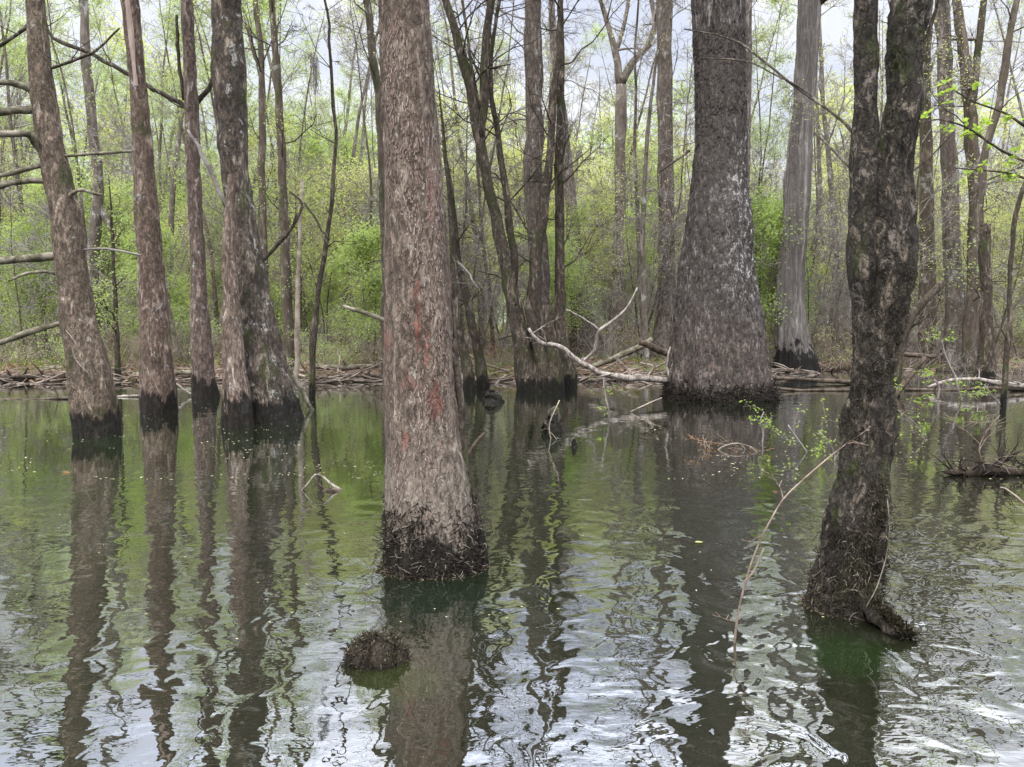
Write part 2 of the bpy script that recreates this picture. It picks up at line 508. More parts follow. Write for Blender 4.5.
# ---------------------------------------------------------------- hero trunks
class Trunk:
    """cross sections (py, xl, xr) seen at the depth where the trunk stands; continued above and below."""

    def __init__(self, secs, height=17.0, k=64, rows=220, flute=0.0, lobes=7, amp=0.02, seed=1, flare=1.15, base=None, asym=0.0, top_r=0.35, fine=0.0, front=None):
        secs = sorted(secs)
        pyb, xl, xr = secs[-1]
        yf = front or W(0, base or pyb)[1]
        r0 = (xr - xl) * mpp(yf) / 2
        self.Y = Y = yf + r0 * 0.9
        z, x, r = [], [], []
        for py, a, b in secs[::-1]:
            pa, pb = P(a, py, Y), P(b, py, Y)
            z.append(pa[2])
            x.append((pa[0] + pb[0]) / 2)
            r.append((pb[0] - pa[0]) / 2)
        z, x, r = map(np.array, (z, x, r))
        self.base = np.array([x[0], Y, 0.0])
        # below water
        z = np.concatenate([[-0.9], z])
        x = np.concatenate([[x[0]], x])
        r = np.concatenate([[r[0] * flare], r])
        # above the frame
        zt = z[-1]
        i3 = max(0, len(z) - 3)
        sl = (x[-1] - x[i3]) / max(0.1, z[-1] - z[i3])
        if zt < height:
            zz = np.linspace(zt, height, 9)[1:]
            s = (zz - zt) / (height - zt)
            z = np.concatenate([z, zz])
            x = np.concatenate([x, x[-1] + sl * (zz - zt) * (1 - 0.5 * s)])
            r = np.concatenate([r, r[-1] * (1 - (1 - top_r) * s)])
        ztop_vis = P(0, -20, Y)[2]
        Z = np.concatenate([np.linspace(-0.6, min(ztop_vis, z[-1]), rows), np.linspace(ztop_vis, z[-1], 40)[1:] if z[-1] > ztop_vis else []])
        # smooth interpolation
        X = np.interp(Z, z, x)
        R = np.interp(Z, z, r)
        ker = np.hanning(15)
        ker /= ker.sum()

        def sm(a):
            return np.convolve(np.pad(a, 7, mode='edge'), ker, 'valid')
        X, R = sm(X), sm(R)
        self.Z, self.X, self.R = Z, X, R
        th = np.arange(k) * 2 * PI / k
        rel = np.clip((R / R[rows // 2 if len(R) > rows // 2 else -1]) - 1, 0, 1.2)
        fl = 0
        ph = random.uniform(0, 6)
        T = th[None, :] + 0.10 * np.sin(Z * 1.3 + ph)[:, None]
        fl = np.cos(T * lobes + ph) * 0.6 + np.cos(T * (lobes - 2) + 1.7 * ph) * 0.3 + np.cos(T * 2 + ph * 2.1) * 0.35
        zb = np.exp(-np.clip(Z, 0, None) / 1.3)[:, None]
        rr = R[:, None] * (1 + flute * fl * (0.25 + 0.9 * zb))
        V = np.stack([X[:, None] + rr * np.cos(th), Y + rr * np.sin(th), np.repeat(Z[:, None], k, 1)], -1)
        nrm = np.stack([np.cos(th)[None] + 0 * Z[:, None], np.sin(th)[None] + 0 * Z[:, None], 0 * rr], -1)
        rm = R.mean()
        d = fbm(V * np.array([2.2, 2.2, 1.1]) / max(rm, 0.12) * 0.35, seed, 3) * amp * 1.3
        d = d + fbm(V * np.array([14, 14, 5.0]), seed + 5, 3) * amp * 0.45
        if fine:
            d = d + fbm(V * np.array([45, 45, 16.0]), seed + 9, 2) * fine
        if Y < 11:
            pass
        self.V = V + nrm * d[..., None]
        self.nrm = nrm
        self.k = k

    def mesh(self, mb, origin):
        mb.grid((self.V - origin)[:, ::-1])

    def centre(self, z):
        return np.array([np.interp(z, self.Z, self.X), self.Y, z]), np.interp(z, self.Z, self.R)

    def sample(self, n, z0, z1, front=True):
        i0, i1 = np.searchsorted(self.Z, [z0, z1])
        i = rng.integers(i0, max(i0 + 1, min(i1, len(self.Z) - 2)), n)
        j = rng.integers(0, self.k, n)
        f = rng.uniform(0, 1, (n, 1))
        g = rng.uniform(0, 1, (n, 1))
        j2 = (j + 1) % self.k
        p = (self.V[i, j] * (1 - f) + self.V[i + 1, j] * f) * (1 - g) + (self.V[i, j2] * (1 - f) + self.V[i + 1, j2] * f) * g
        a = self.V[i, j2] - self.V[i, j]
        b = self.V[i + 1, j] - self.V[i, j]
        nn = np.cross(a, b)
        nn /= np.linalg.norm(nn, axis=1)[:, None] + 1e-9
        return p, nn


def crown(root, T, z0, z1, n, L, mat_b, mat_l=None, origin=None, leaf=0.085, per=4, r=0.05, seedopt=None):
    """the limbs high on a hero trunk, above the picture's edge, with fine spring twigs"""
    mb, lp = MB(), []
    o = seedopt or opt(seg=(0.7, 0.6, 0.5), lev=2, kids=(8, 6, 4), rmin=0.007, wob=0.18)
    n = int(n * 1.5)
    for i in range(n):
        z = z0 + (z1 - z0) * (i + random.random()) / n
        c, rr = T.centre(z)
        a = random.uniform(0, 2 * PI)
        s = 1 - 0.5 * (z - z0) / (z1 - z0 + 0.1)
        grow(mb, lp, c - origin, [math.cos(a), math.sin(a), random.uniform(0.3, 0.9)], L * s * random.uniform(0.7, 1.2), min(r * s * 1.3, rr * 0.6), 0, o, 6)
    c, rr = T.centre(T.Z[-1])
    for i in range(3):
        a = i * 2.1 + random.random()
        grow(mb, lp, c - origin, [0.4 * math.cos(a), 0.4 * math.sin(a), 1], L * 1.1, rr * 0.75, 0, o, 6)
    mb.build('crown', mat_b, root)
    if mat_l is not None:
        lf = MB()
        lf.leaves(leafcloud(lp, per, 0.16), leaf)
        lf.build('foliage', mat_l, root, smooth=False)


def pxtube(pts, Y, k=8, rough=0.12, sub=3, origin=np.zeros(3), mb=None, dY=None):
    """a tube through points (px, py, width_px) standing at depth Y."""
    p = np.array([P(a[0], a[1], Y + (dY[i] if dY else 0)) for i, a in enumerate(pts)])
    w = np.array([a[2] * mpp(Y) / 2 for a in pts])
    t = np.linspace(0, len(pts) - 1, (len(pts) - 1) * sub + 1)
    q = np.stack([np.interp(t, range(len(pts)), p[:, i]) for i in range(3)], 1)
    r = np.interp(t, range(len(pts)), w)
    if len(q) > 5:
        qs = q.copy()
        qs[1:-1] = (q[:-2] + 2 * q[1:-1] + q[2:]) / 4
        q = qs
    q = q + fbm(q * 3.0, 5, 2)[:, None] * np.array([1, 1, 0.4]) * np.maximum(r[:, None] * 0.25, 0.006 if Y < 12 else 0.02) + fbm(q * 14.0, 15, 2)[:, None] * np.array([1, 0.4, 1]) * (0.002 if Y < 12 else 0.012)
    mb = mb or MB()
    mb.tube(q - origin, r, k, rough)
    return mb, q, r


def limb(root, pts, Y, mat, name='limb', k=8, rough=0.15, twigs=0, dY=None, label=None, tw=0.5):
    o0 = np.array(root.location)
    mb, q, r = pxtube(pts, Y, k, rough, origin=o0, dY=dY)
    if twigs:
        lp = []
        for i in range(twigs):
            j = random.randint(1, len(q) - 1)
            grow(mb, lp, q[j] - o0, [random.gauss(0, 1), random.gauss(0, 1), random.uniform(-0.2, 1)], tw * random.uniform(0.6, 1.5), max(0.006, r[j] * 0.4), 1, opt(lev=2, kids=(3, 3), rmin=0.004, wob=0.22))
    ob = mb.build(name, mat, root)
    if label:
        ob['label'] = label
    return ob


# ================================================================ HERO TREES
def tree(name, label, T, mat, group='tree trunks standing in the swamp water'):
    root = thing(name, label, 'tree', tuple(T.base), group)
    mb = MB()
    T.mesh(mb, T.base)
    mb.build('trunk', mat, root)
    return root


# --- T1 leaning tree with broken limbs
T1 = Trunk([(0, 25, 43), (100, 32, 55), (166, 43, 68), (220, 52, 80), (255, 55, 84), (320, 61, 94), (370, 69, 108), (410, 73, 114), (437, 76, 118)], k=72, rows=300, amp=0.018, seed=2, flute=0.05)
t1 = tree('cypress_tree', 'leaning grey-brown trunk with many broken bare limbs on one side', T1, M['bark_left'])
Y1 = T1.Y
for pts, lab in (
    ([(40, 97, 7), (28, 88, 6), (12, 82, 6), (-8, 83, 6), (-40, 70, 5)], None),
    ([(38, 110, 8), (20, 110, 8), (0, 112, 8), (-30, 116, 7)], None),
    ([(50, 157, 8), (36, 146, 7), (30, 133, 6), (12, 134, 6), (-10, 134, 6)], None),
    ([(50, 163, 5), (30, 168, 5), (12, 173, 5), (-12, 178, 4)], None),
    ([(52, 181, 6), (30, 180, 6), (10, 183, 6), (-14, 190, 5)], None),
    ([(66, 255, 8), (42, 257, 8), (20, 259, 7), (-12, 262, 7)], None),
    ([(60, 275, 4), (46, 271, 3), (26, 273, 3), (8, 281, 2)], None),
    ([(76, 323, 4), (56, 324, 5), (30, 332, 6), (2, 342, 5), (-20, 350, 5)], 'peeling whitish broken limb low on the trunk'),
    ([(60, 205, 4), (78, 188, 4), (100, 195, 3)], None),
):
    limb(t1, pts, Y1, M['log_mossy'], 'broken_limb', 9, 0.25, dY=[0, -0.12, -0.25, -0.35, -0.5][:len(pts)], label=lab)
limb(t1, [(62, 156, 3), (90, 154, 3), (132, 151, 3)], Y1, M['log_mossy'], 'broken_limb', 7)
limb(t1, [(80, 250, 2), (105, 248, 2.4), (140, 255, 2)], Y1, M['twig'], 'broken_limb', 6)
limb(t1, [(32, 22, 4), (18, 34, 3.5), (0, 46, 3), (-20, 55, 3)], Y1, M['bark_dark'], 'limb', 6, twigs=4)
limb(t1, [(46, 70, 3), (70, 62, 3), (95, 52, 2.5), (120, 28, 2)], Y1, M['bark_dark'], 'limb', 6, twigs=5)
crown(t1, T1, 7, 15, 7, 4.0, M['bark_dark'], M['leaf_green'], T1.base)

# --- T2
T2 = Trunk([(0, 121, 139), (83, 130, 146), (166, 134, 154), (255, 139, 162), (320, 140, 168), (370, 141, 173), (400, 142, 176), (413, 143, 178)], k=64, rows=260, amp=0.016, seed=4, flute=0.05)
t2 = tree('cypress_tree', 'straight trunk with a pale bare strip where bark has fallen high up', T2, M['bark_striped'])
# bare strip: a shallow shell standing just proud of the bark
mb = MB()
rows = []
for z in np.linspace(P(0, 88, T2.Y)[2], P(0, -20, T2.Y)[2] + 0.5, 40):
    c, r = T2.centre(z)
    wdt = 0.34 + 0.08 * math.sin(z * 5)
    th = np.linspace(-PI / 2 - wdt * 0.6, -PI / 2 + wdt, 8) + 0.1
    rr = r * (1.03 + 0.02 * np.sin(np.linspace(0, PI, 8)))
    rows.append(np.stack([c[0] + rr * np.cos(th), c[1] + rr * np.sin(th), np.full(8, z)], -1) - T2.base)
mb.grid(np.array(rows), closed=False)
mb.build('bare_wood_strip', M['bare_wood'], t2)
crown(t2, T2, 7.5, 16, 7, 4.0, M['bark_dark'], M['leaf_green'], T2.base)

# --- T3 with the V of limbs
T3 = Trunk([(0, 181, 193), (110, 185, 198), (166, 186, 200), (255, 191, 205), (320, 191, 209), (370, 192, 214), (388, 192, 217), (398, 192, 219)], k=56, rows=230, amp=0.014, seed=6, flute=0.05)
t3 = tree('cypress_tree', 'slender trunk with two limbs rising in a wide V', T3, M['bark_third'])
limb(t3, [(190, 112, 5), (184, 105, 5), (172, 98, 4.5), (155, 91, 4), (148, 86, 4), (127, 72, 4), (105, 62, 4), (90, 52, 4), (62, 42, 4), (50, 36, 3), (35, 10, 3)], T3.Y, M['bark_dark'], 'limb', 8, twigs=5)
limb(t3, [(190, 110, 6), (200, 98, 5), (209, 88, 5), (213, 74, 4), (214, 50, 4), (216, 10, 3), (222, -30, 3)], T3.Y + 0.2, M['bark_dark'], 'limb', 8, twigs=2)
limb(t3, [(184, 100, 4), (180, 70, 3.5), (178, 45, 3.5), (177, 15, 2.5)], T3.Y, M['bark_dark'], 'limb', 7)
crown(t3, T3, 8.5, 16, 6, 3.6, M['bark_dark'], M['leaf_green'], T3.base)

# --- T4 wide fluted, with the pink fused stem
T4 = Trunk([(0, 213, 241), (50, 213, 243), (100, 214, 245), (140, 217, 246), (166, 221, 248), (200, 224, 252), (255, 228, 262), (320, 229, 274), (370, 231, 288), (405, 232, 299), (423, 232, 305)], k=96, rows=300, amp=0.03, seed=8, flute=0.06, lobes=6)
t4 = tree('cypress_tree', 'thick dark trunk with pinkish second stem fused along one flank', T4, M['bark_wide'])
T4b = Trunk([(175, 228, 236), (215, 224, 235), (260, 223, 236), (320, 222, 240), (370, 222, 245), (405, 222, 251), (423, 221, 254)], k=40, rows=200, amp=0.015, seed=9, flute=0.05, height=1, front=T4.Y - 0.95)
mb = MB()
T4b.mesh(mb, T4.base)
o = mb.build('fused_stem', M['bark_pink'], t4)
o['label'] = 'pinkish pale slender stem pressed against the trunk'
limb(t4, [(262, 262, 3), (275, 247, 4), (290, 232, 3.5), (297, 216, 3), (303, 203, 2.5), (290, 192, 2)], T4.Y, M['bark_dark'], 'limb', 6, twigs=3)
limb(t4, [(303, 203, 2.5), (318, 225, 2.5), (330, 240, 2)], T4.Y, M['bark_dark'], 'limb', 6)
limb(t4, [(226, 208, 5), (212, 175, 4), (198, 145, 3.5), (188, 130, 2.5)], T4.Y + 0.4, M['twig'], 'limb', 6)
crown(t4, T4, 7, 17, 8, 4.6, M['bark_dark'], M['leaf_green'], T4.base, r=0.09)

# --- T5 the main trunk
T5 = Trunk([(0, 377, 428), (100, 381, 436), (200, 386, 445), (255, 386, 450), (320, 386, 453), (390, 386, 457), (440, 385, 462), (475, 385, 470), (510, 385, 476), (545, 385, 481), (565, 385, 484), (576, 386, 485)],
           k=150, rows=620, amp=0.012, seed=12, flute=0.025, lobes=5, fine=0.0035, flare=1.05, height=16)
t5 = tree('cypress_tree', 'big reddish-brown flaky trunk with a black rootlet-covered foot', T5, M['bark_main'], None)
O5 = T5.base
# peeling bark plates
mb = MB()
p, nn = T5.sample(12000, 0.25, 4.6)
keep = (vnoise(p * np.array([4, 4, 1.6]), 3) > -0.1)
for (cx_, cy_, cz_, rx_, rz_) in MS:
    keep &= ((((p[:, 0] - O5[0] - cx_) / rx_) ** 2 + ((p[:, 2] - cz_) / rz_) ** 2) > rng.uniform(0.6, 1.5, len(p)))
p, nn = p[keep], nn[keep]
n = len(p)
side = np.cross(nn, np.array([0, 0, 1.0]))
side /= np.linalg.norm(side, axis=1)[:, None]
tilt = rng.normal(0, 0.25, n)[:, None]
dn = np.array([0, 0, -1.0]) + side * tilt
hgt = rng.uniform(0.010, 0.045, n)[:, None] * rng.uniform(0.5, 1.4, n)[:, None]
wd = rng.uniform(0.0015, 0.0055, n)[:, None]
lift = rng.uniform(0.0005, 0.005, n)[:, None]
a = p - side * wd * 0.7 + nn * 0.001
b = p + side * wd * 0.6 + nn * 0.001
c = p + side * wd * 0.7 + dn * hgt + nn * lift
d = p - side * wd + dn * hgt * 0.85 + nn * lift * 1.3
mb.add(np.stack([a, b, c, d], 1).reshape(-1, 3) - O5, np.arange(n * 4).reshape(n, 4))
mb.build('peeling_bark', M['flake'], t5, smooth=False)['kind'] = 'stuff'


# dark ridge of bark along one side
pts = [(452, 300, 4), (455, 350, 6), (459, 400, 9), (463, 450, 12), (466, 490, 14), (474, 530, 16), (482, 570, 14)]
limb(t5, pts, T5.Y - 0.02, M['bark_dark'], 'bark_ridge', 14, 0.35)
limb(t5, [(462, 465, 5), (472, 448, 5), (478, 440, 4.5), (485, 433, 4)], T5.Y, M['log_dark'], 'broken_stub', 8, 0.3)
limb(t5, [(392, 323, 5), (378, 317, 4.6), (360, 311, 4), (343, 306, 3)], T5.Y + 0.15, M['log_mossy'], 'broken_limb', 8, 0.25)
limb(t5, [(452, 255, 3), (454, 262, 2.5), (458, 262, 2)], T5.Y, M['log_dark'], 'broken_stub', 6)
# rootlets at the foot


def rootlets(T, n, z0, z1, origin, root, mats, lmin=0.04, lmax=0.12, r=0.0022, out=0.02):
    for mat, nn_, nm in mats:
        mb = MB()
        p, nr = T.sample(nn_ * 2, z0, z1 * 1.35)
        fr = (nr[:, 1] < 0.45) & (rng.uniform(0, 1, len(p)) > (p[:, 2] - z0) / (z1 * 1.35 - z0) + 0.35 * vnoise(p * 7, 61))
        p, nr = p[fr], nr[fr]
        for a, b in zip(p, nr):
            L = random.uniform(lmin, lmax)
            d = np.array([random.gauss(0, 0.6), random.gauss(0, 0.3), random.gauss(-0.3, 0.7)])
            pts = [a]
            for s in range(5):
                d = d + np.array([random.gauss(0, 0.5), random.gauss(0, 0.3), random.gauss(0, 0.5)])
                dd = d / (np.linalg.norm(d) + 1e-6)
                pts.append(pts[-1] + (dd + b * (0.22 if s < 2 else -0.22)) * L / 5)
            mb.tube(np.array(pts) + b * 0.003 - origin, r * np.array([1.3, 1.1, 1, 0.8, 0.7, 0.4]) * random.uniform(0.6, 1.5), 3)
        o = mb.build(nm, mat, root)
        o['kind'] = 'stuff'


# (kept low)
rootlets(T5, 0, -0.03, 0.36, O5, t5, ((M['rootlet'], 2600, 'black_rootlets'), (M['rootlet_pale'], 420, 'pale_rootlets')), 0.03, 0.09, 0.0028)
crown(t5, T5, 7, 15, 7, 4.0, M['bark_dark'], None, O5, r=0.08)

# --- T6 the giant
T6 = Trunk([(0, 692, 745), (60, 696, 745), (100, 697, 746), (150, 696, 746), (200, 690, 748), (255, 683, 751), (290, 679, 755), (320, 675, 760), (350, 671, 765), (380, 668, 769), (402, 666, 774)],
           k=200, rows=420, amp=0.05, seed=15, flute=0.06, lobes=12, fine=0.006, flare=1.1, height=20)
t6 = tree('giant_cypress_tree', 'huge blackish trunk with swollen fluted base and white flecks', T6, M['bark_giant'], None)
mb = MB()
p, nn = T6.sample(26000, 0.1, 7.5)
fr = nn[:, 1] < 0.3
p, nn = p[fr], nn[fr]
n = len(p)
side = np.cross(nn, np.array([0, 0, 1.0]))
side /= np.linalg.norm(side, axis=1)[:, None] + 1e-9
hgt = rng.uniform(0.03, 0.11, n)[:, None]
wd = rng.uniform(0.008, 0.022, n)[:, None]
lift = rng.uniform(0.0, 0.018, n)[:, None]
dn = np.array([0, 0, -1.0]) + side * rng.normal(0, 0.2, n)[:, None]
mb.add(np.stack([p - side * wd * .7 + nn * .003, p + side * wd * .6 + nn * .003, p + side * wd * .7 + dn * hgt + nn * lift, p - side * wd + dn * hgt * .85 + nn * lift], 1).reshape(-1, 3) - T6.base, np.arange(n * 4).reshape(n, 4))
mb.build('bark_scales', M['flake_dark'], t6, smooth=False)['kind'] = 'stuff'
rootlets(T6, 0, -0.03, 0.3, T6.base, t6, ((M['rootlet'], 1800, 'black_rootlets'),), 0.08, 0.22, 0.008)
limb(t6, [(690, 150, 3), (676, 160, 3), (660, 172, 2)], T6.Y - 0.3, M['bark_dark'], 'limb', 6)
crown(t6, T6, 8.5, 19, 10, 6.0, M['bark_dark'], M['leaf_green'], T6.base, r=0.16)

# --- T7 fibrous cypress
T7 = Trunk([(0, 799, 821), (100, 794, 814), (200, 784, 810), (255, 780, 805), (300, 777, 804), (330, 775, 808), (350, 775, 813), (372, 775, 818)], k=90, rows=260, amp=0.03, seed=18, flute=0.05, lobes=10, height=22)
t7 = tree('cypress_tree', 'tall stringy-barked grey trunk with a sharp black waterline', T7, M['bark_fibre'])
crown(t7, T7, 11, 21, 9, 5.0, M['bark_dark'], M['leaf_green'], T7.base, r=0.12)

# --- T8 black mossy twin
T8 = Trunk([(0, 897, 930), (50, 893, 926), (100, 887, 920), (130, 881, 916), (150, 876, 913), (200, 866, 910), (255, 858, 908), (320, 854, 902), (395, 851, 893), (420, 846, 890), (475, 840, 887), (525, 828, 882), (565, 818, 876), (595, 809, 874), (615, 806, 878), (625, 806, 882)],
           k=150, rows=620, amp=0.022, seed=21, flute=0.07, lobes=5, fine=0.010, flare=1.1, height=13, base=617)
t8 = tree('forked_tree', 'black moss-clad trunk forking into two stems over the open water', T8, M['bark_black'], None)
O8 = T8.base
T8b = Trunk([(-25, 851, 878), (0, 852, 878), (60, 855, 879), (100, 854, 877), (150, 852, 877), (200, 850, 876), (255, 850, 878), (320, 853, 882), (390, 855, 880)], k=64, rows=360, amp=0.014, seed=23, flute=0.04, lobes=4, fine=0.004, height=12, front=T8.Y - 0.1)
# second stem is a part of its own
mb = MB()
i0 = np.searchsorted(T8b.Z, P(0, 390, T8b.Y)[2])
VB = T8b.V[i0:].copy()
for i in range(60):
    t_ = 1 - i / 60.0
    cen = VB[i].mean(axis=0)
    VB[i] = cen + (VB[i] - cen) * (1 - 0.9 * t_ ** 1.5) + np.array([0.02, 0.10, 0]) * t_
mb.grid((VB - O8)[:, ::-1])
mb.build('second_stem', M['bark_black'], t8)


def moss(T, n, z0, z1, origin, root, mat, L0, L1, w, thr, name='moss', down=-0.3):
    mb = MB()
    p, nr = T.sample(n, z0, z1)
    dens = vnoise(p * np.array([5, 5, 3.0]), 31) > thr
    p, nr = p[dens], nr[dens]
    n = len(p)
    side = np.cross(nr, rng.normal(size=(n, 3)))
    side /= np.linalg.norm(side, axis=1)[:, None] + 1e-9
    d = nr * rng.uniform(0.1, 0.9, n)[:, None] + rng.normal(0, 0.8, (n, 3)) + np.array([0, 0, down])
    d /= np.linalg.norm(d, axis=1)[:, None]
    L = rng.uniform(L0, L1, n)[:, None]
    ww = side * w
    q = p + d * L * 0.55
    e = p + d * L + np.array([0, 0, -0.35]) * L
    mb.add(np.stack([p - nr * 0.004, q - ww, e, q + ww], 1).reshape(-1, 3) - origin, np.arange(n * 4).reshape(n, 4))
    o = mb.build(name, mat, root, smooth=False)
    o['kind'] = 'stuff'


moss(T8, 22000, 0.02, 2.3, O8, t8, M['moss'], 0.005, 0.018, 0.0026, -0.15, down=0.0)
moss(T8, 5000, 2.2, 3.4, O8, t8, M['moss'], 0.005, 0.013, 0.0022, 0.25, name='thin_moss', down=0.0)
moss(T8, 15000, -0.02, 0.75, O8, t8, M['moss'], 0.008, 0.03, 0.003, -0.1, name='thick_foot_moss', down=-0.1)
rootlets(T8, 0, -0.02, 0.45, O8, t8, ((M['rootlet'], 1600, 'black_rootlets'), (M['rootlet_pale'], 230, 'pale_rootlets')), 0.03, 0.12, 0.002)
# root reaching out along the water
mb = MB()
pr = [W(862, 612), W(880, 628), W(892, 634), W(902, 638), W(911, 641)]
for i, z in enumerate((0.12, 0.06, 0.035, 0.03, 0.0)):
    pr[i] = pr[i] + np.array([0, 0.02, z])
t = np.linspace(0, 4, 25)
q = np.stack([np.interp(t, range(5), np.array(pr)[:, i]) for i in range(3)], 1)
mb.tube(q - O8, np.interp(t, range(5), [0.10, 0.065, 0.045, 0.035, 0.01]), 14, 0.5)
rt = mb.build('root', M['bark_black'], t8)
mb = MB()
for i in range(2600):
    j = random.randint(2, 23)
    a = random.uniform(0, PI)
    rr = np.interp(j / 6, range(5), [0.10, 0.065, 0.045, 0.035, 0.01])
    b = q[j] + np.array([random.gauss(0, 0.02), math.cos(a) * rr, math.sin(a) * rr])
    d = np.array([random.gauss(0, 1), -0.5 + random.gauss(0, 1), random.gauss(0.3, 0.8)])
    d /= np.linalg.norm(d)
    w = np.cross(d, [random.random(), random.random(), 1])
    w = w / np.linalg.norm(w) * 0.004
    L = random.uniform(0.015, 0.04)
    mb.add(np.array([b, b + d * L * .6 - w, b + d * L, b + d * L * .6 + w]) - O8, [[0, 1, 2, 3]])
mb.build('root_moss', M['moss'], t8, smooth=False)['kind'] = 'stuff'
limb(t8, [(855, 170, 4), (848, 165, 4), (835, 152, 3.5), (815, 133, 3)], T8.Y + 0.1, M['bark_dark'], 'limb', 7, dY=[0, .3, 1.0, 1.6])
limb(t8, [(853, 133, 3), (840, 118, 2.8), (800, 90, 2.8), (765, 62, 2.6), (740, 42, 2.4), (715, 34, 2), (684, 29, 1.6)], T8.Y, M['bark_dark'], 'limb', 6, twigs=0, dY=[0, .1, .4, .7, 1, 1.1, 1.2])
limb(t8, [(850, 128, 2.4), (828, 110, 2.4), (800, 86, 2), (770, 72, 2), (748, 60, 1.8), (700, 58, 1.3)], T8.Y + 0.1, M['bark_dark'], 'limb', 6, dY=[0, .1, .3, .5, .8, 1])
limb(t8, [(916, 60, 4), (928, 35, 3.5), (936, 10, 3), (944, -20, 2.5)], T8.Y, M['bark_dark'], 'limb', 6)
limb(t8, [(908, 175, 1.6), (930, 158, 1.6), (955, 130, 1.4)], T8.Y, M['bark_dark'], 'limb', 5)
limb(t8, [(866, 607, 1.3), (876, 590, 1.3), (886, 560, 1.2), (890, 525, 1.1), (888, 500, .9)], T8.Y - 0.35, M['log_mossy'], 'shoot', 5)
crown(t8, T8, 4.6, 12, 7, 3.2, M['bark_dark'], None, O8, r=0.05)

# ================================================================ MID-DISTANCE TREES
MG = 'slim trees between the big trunks'


def midtree(name, label, pts, Y, mat, H=17, twigs=18, leaf=None, group=MG, limbs=(), tl=1.6, leafsize=0.07, cut=False, per=2, cr=True):
    """pts from top to base (px, py, w)."""
    base = P(pts[-1][0], pts[-1][1], Y)
    base = np.array([base[0], Y, 0.0])
    root = thing(name, label, 'tree', tuple(base), group)
    p = np.array([P(a, b, Y) for a, b, _ in pts][::-1])
    w = np.array([c * mpp(Y) / 2 for *_, c in pts][::-1])
    # to below the water or the ground, and on to the top
    p = np.concatenate([[[p[0][0], Y, -0.8]], p])
    w = np.concatenate([[w[0] * 1.15], w])
    if not cut:
        d = p[-1] - p[-2]
        d /= np.linalg.norm(d)
        zt = p[-1][2]
        ex = []
        q = p[-1].copy()
        while q[2] < H - 1:
            d = d + np.array([random.gauss(0, 0.06), random.gauss(0, 0.06), 0.25])
            d /= np.linalg.norm(d)
            q = q + d * 1.6
            ex.append(q.copy())
        if ex:
            w = np.concatenate([w, w[-1] * (1 - 0.75 * np.arange(1, len(ex) + 1) / len(ex))])
            p = np.concatenate([p, ex])
    t = np.linspace(0, len(p) - 1, (len(p) - 1) * 5 + 1)
    q = np.stack([np.interp(t, range(len(p)), p[:, i]) for i in range(3)], 1)
    for _ in range(3):
        q[1:-1] = (q[:-2] + 2 * q[1:-1] + q[2:]) / 4
    r = np.interp(t, range(len(p)), w)
    q[:, :2] += np.stack([fbm(q * 1.3, 4, 2), fbm(q * 1.3, 9, 2)], 1) * 0.04
    mb = MB()
    mb.tube(q - base, r, 14, 0.22)
    mb.build('trunk', mat, root)
    for lp_ in limbs:
        limb(root, lp_, Y, mat, 'limb', 8, 0.15, twigs=4, tw=1.0)
    mb, lp = MB(), []
    o = opt(seg=(0.5, 0.4, 0.3), lev=3, kids=(5, 6, 4), rmin=0.005, wob=0.22, up=(0.05, 0.03, 0.02))
    z0 = 1.2
    for i in range(twigs):
        j = random.randint(int(len(q) * 0.12) + 1, len(q) - 1)
        if q[j][2] < z0:
            continue
        a = random.uniform(0, 2 * PI)
        big = q[j][2] > 5
        grow(mb, lp, q[j] - base, [math.cos(a), math.sin(a), random.uniform(0.1, 1.1)], tl * random.uniform(0.5, 1.5) * (1.5 if big else 0.8), max(0.007, min(r[j] * 0.35, 0.022)), 1, o, 4)
    if mb.n:
        mb.build('crown', M['twig'] if mat in (M['far_grey'], M['bark_grey']) else M['bark_dark'], root)
    if leaf and lp:
        lf = MB()
        lf.leaves(leafcloud(lp, per, 0.14), leafsize)
        lf.build('foliage', leaf, root, smooth=False)
    return root


midtree('cluster_tree', 'thick grey trunk rising at the back of the tight clump', [(534, 0, 16.8), (533, 100, 16.8), (534, 200, 18.5), (540, 300, 21.0), (546, 386, 30.2)], 19.0, M['bark_grey'], twigs=16)
midtree('cluster_tree', 'dark leaning trunk of the clump that forks near its top', [(444, -5, 6.7), (462, 60, 9.2), (475, 110, 10.1), (484, 170, 10.9), (503, 250, 12.6), (515, 310, 15.1), (526, 360, 19.3), (533, 392, 30.2)], 17.9, M['bark_dark'], H=11,
        limbs=([(480, 140, 9), (485, 100, 8), (484, 50, 8), (492, 0, 7), (496, -30, 7)], [(482, 120, 3), (470, 60, 3), (463, 0, 2.5)]))
midtree('cluster_tree', 'crooked thin dark stem crossing behind the leaning clump trunk', [(500, 0, 3.4), (492, 45, 4.2), (490, 90, 5.0), (498, 133, 5.9), (510, 220, 7.6), (516, 300, 8.4), (523, 386, 13.4)], 18.4, M['bark_dark'], H=10)
midtree('cluster_tree', 'curving smooth stem bending out from the middle of the clump', [(560, 0, 5.0), (560, 50, 6.7), (554, 90, 7.6), (551, 150, 7.6), (547, 190, 10.1), (538, 240, 11.8), (533, 300, 14.3), (541, 390, 21.8)], 18.1, M['bark_dark'], H=11)
midtree('cluster_tree', 'straight dark stem on the far edge of the clump', [(561, 60, 5.9), (559, 170, 9.2), (559, 255, 10.1), (560, 330, 11.8), (567, 388, 23.5)], 18.8, M['bark_dark'], H=13)
midtree('cluster_tree', 'short dark broken snag leaning inside the clump', [(548, 305, 8.4), (551, 340, 10.9), (556, 390, 18.5)], 17.6, M['bark_dark'], cut=True, twigs=0)
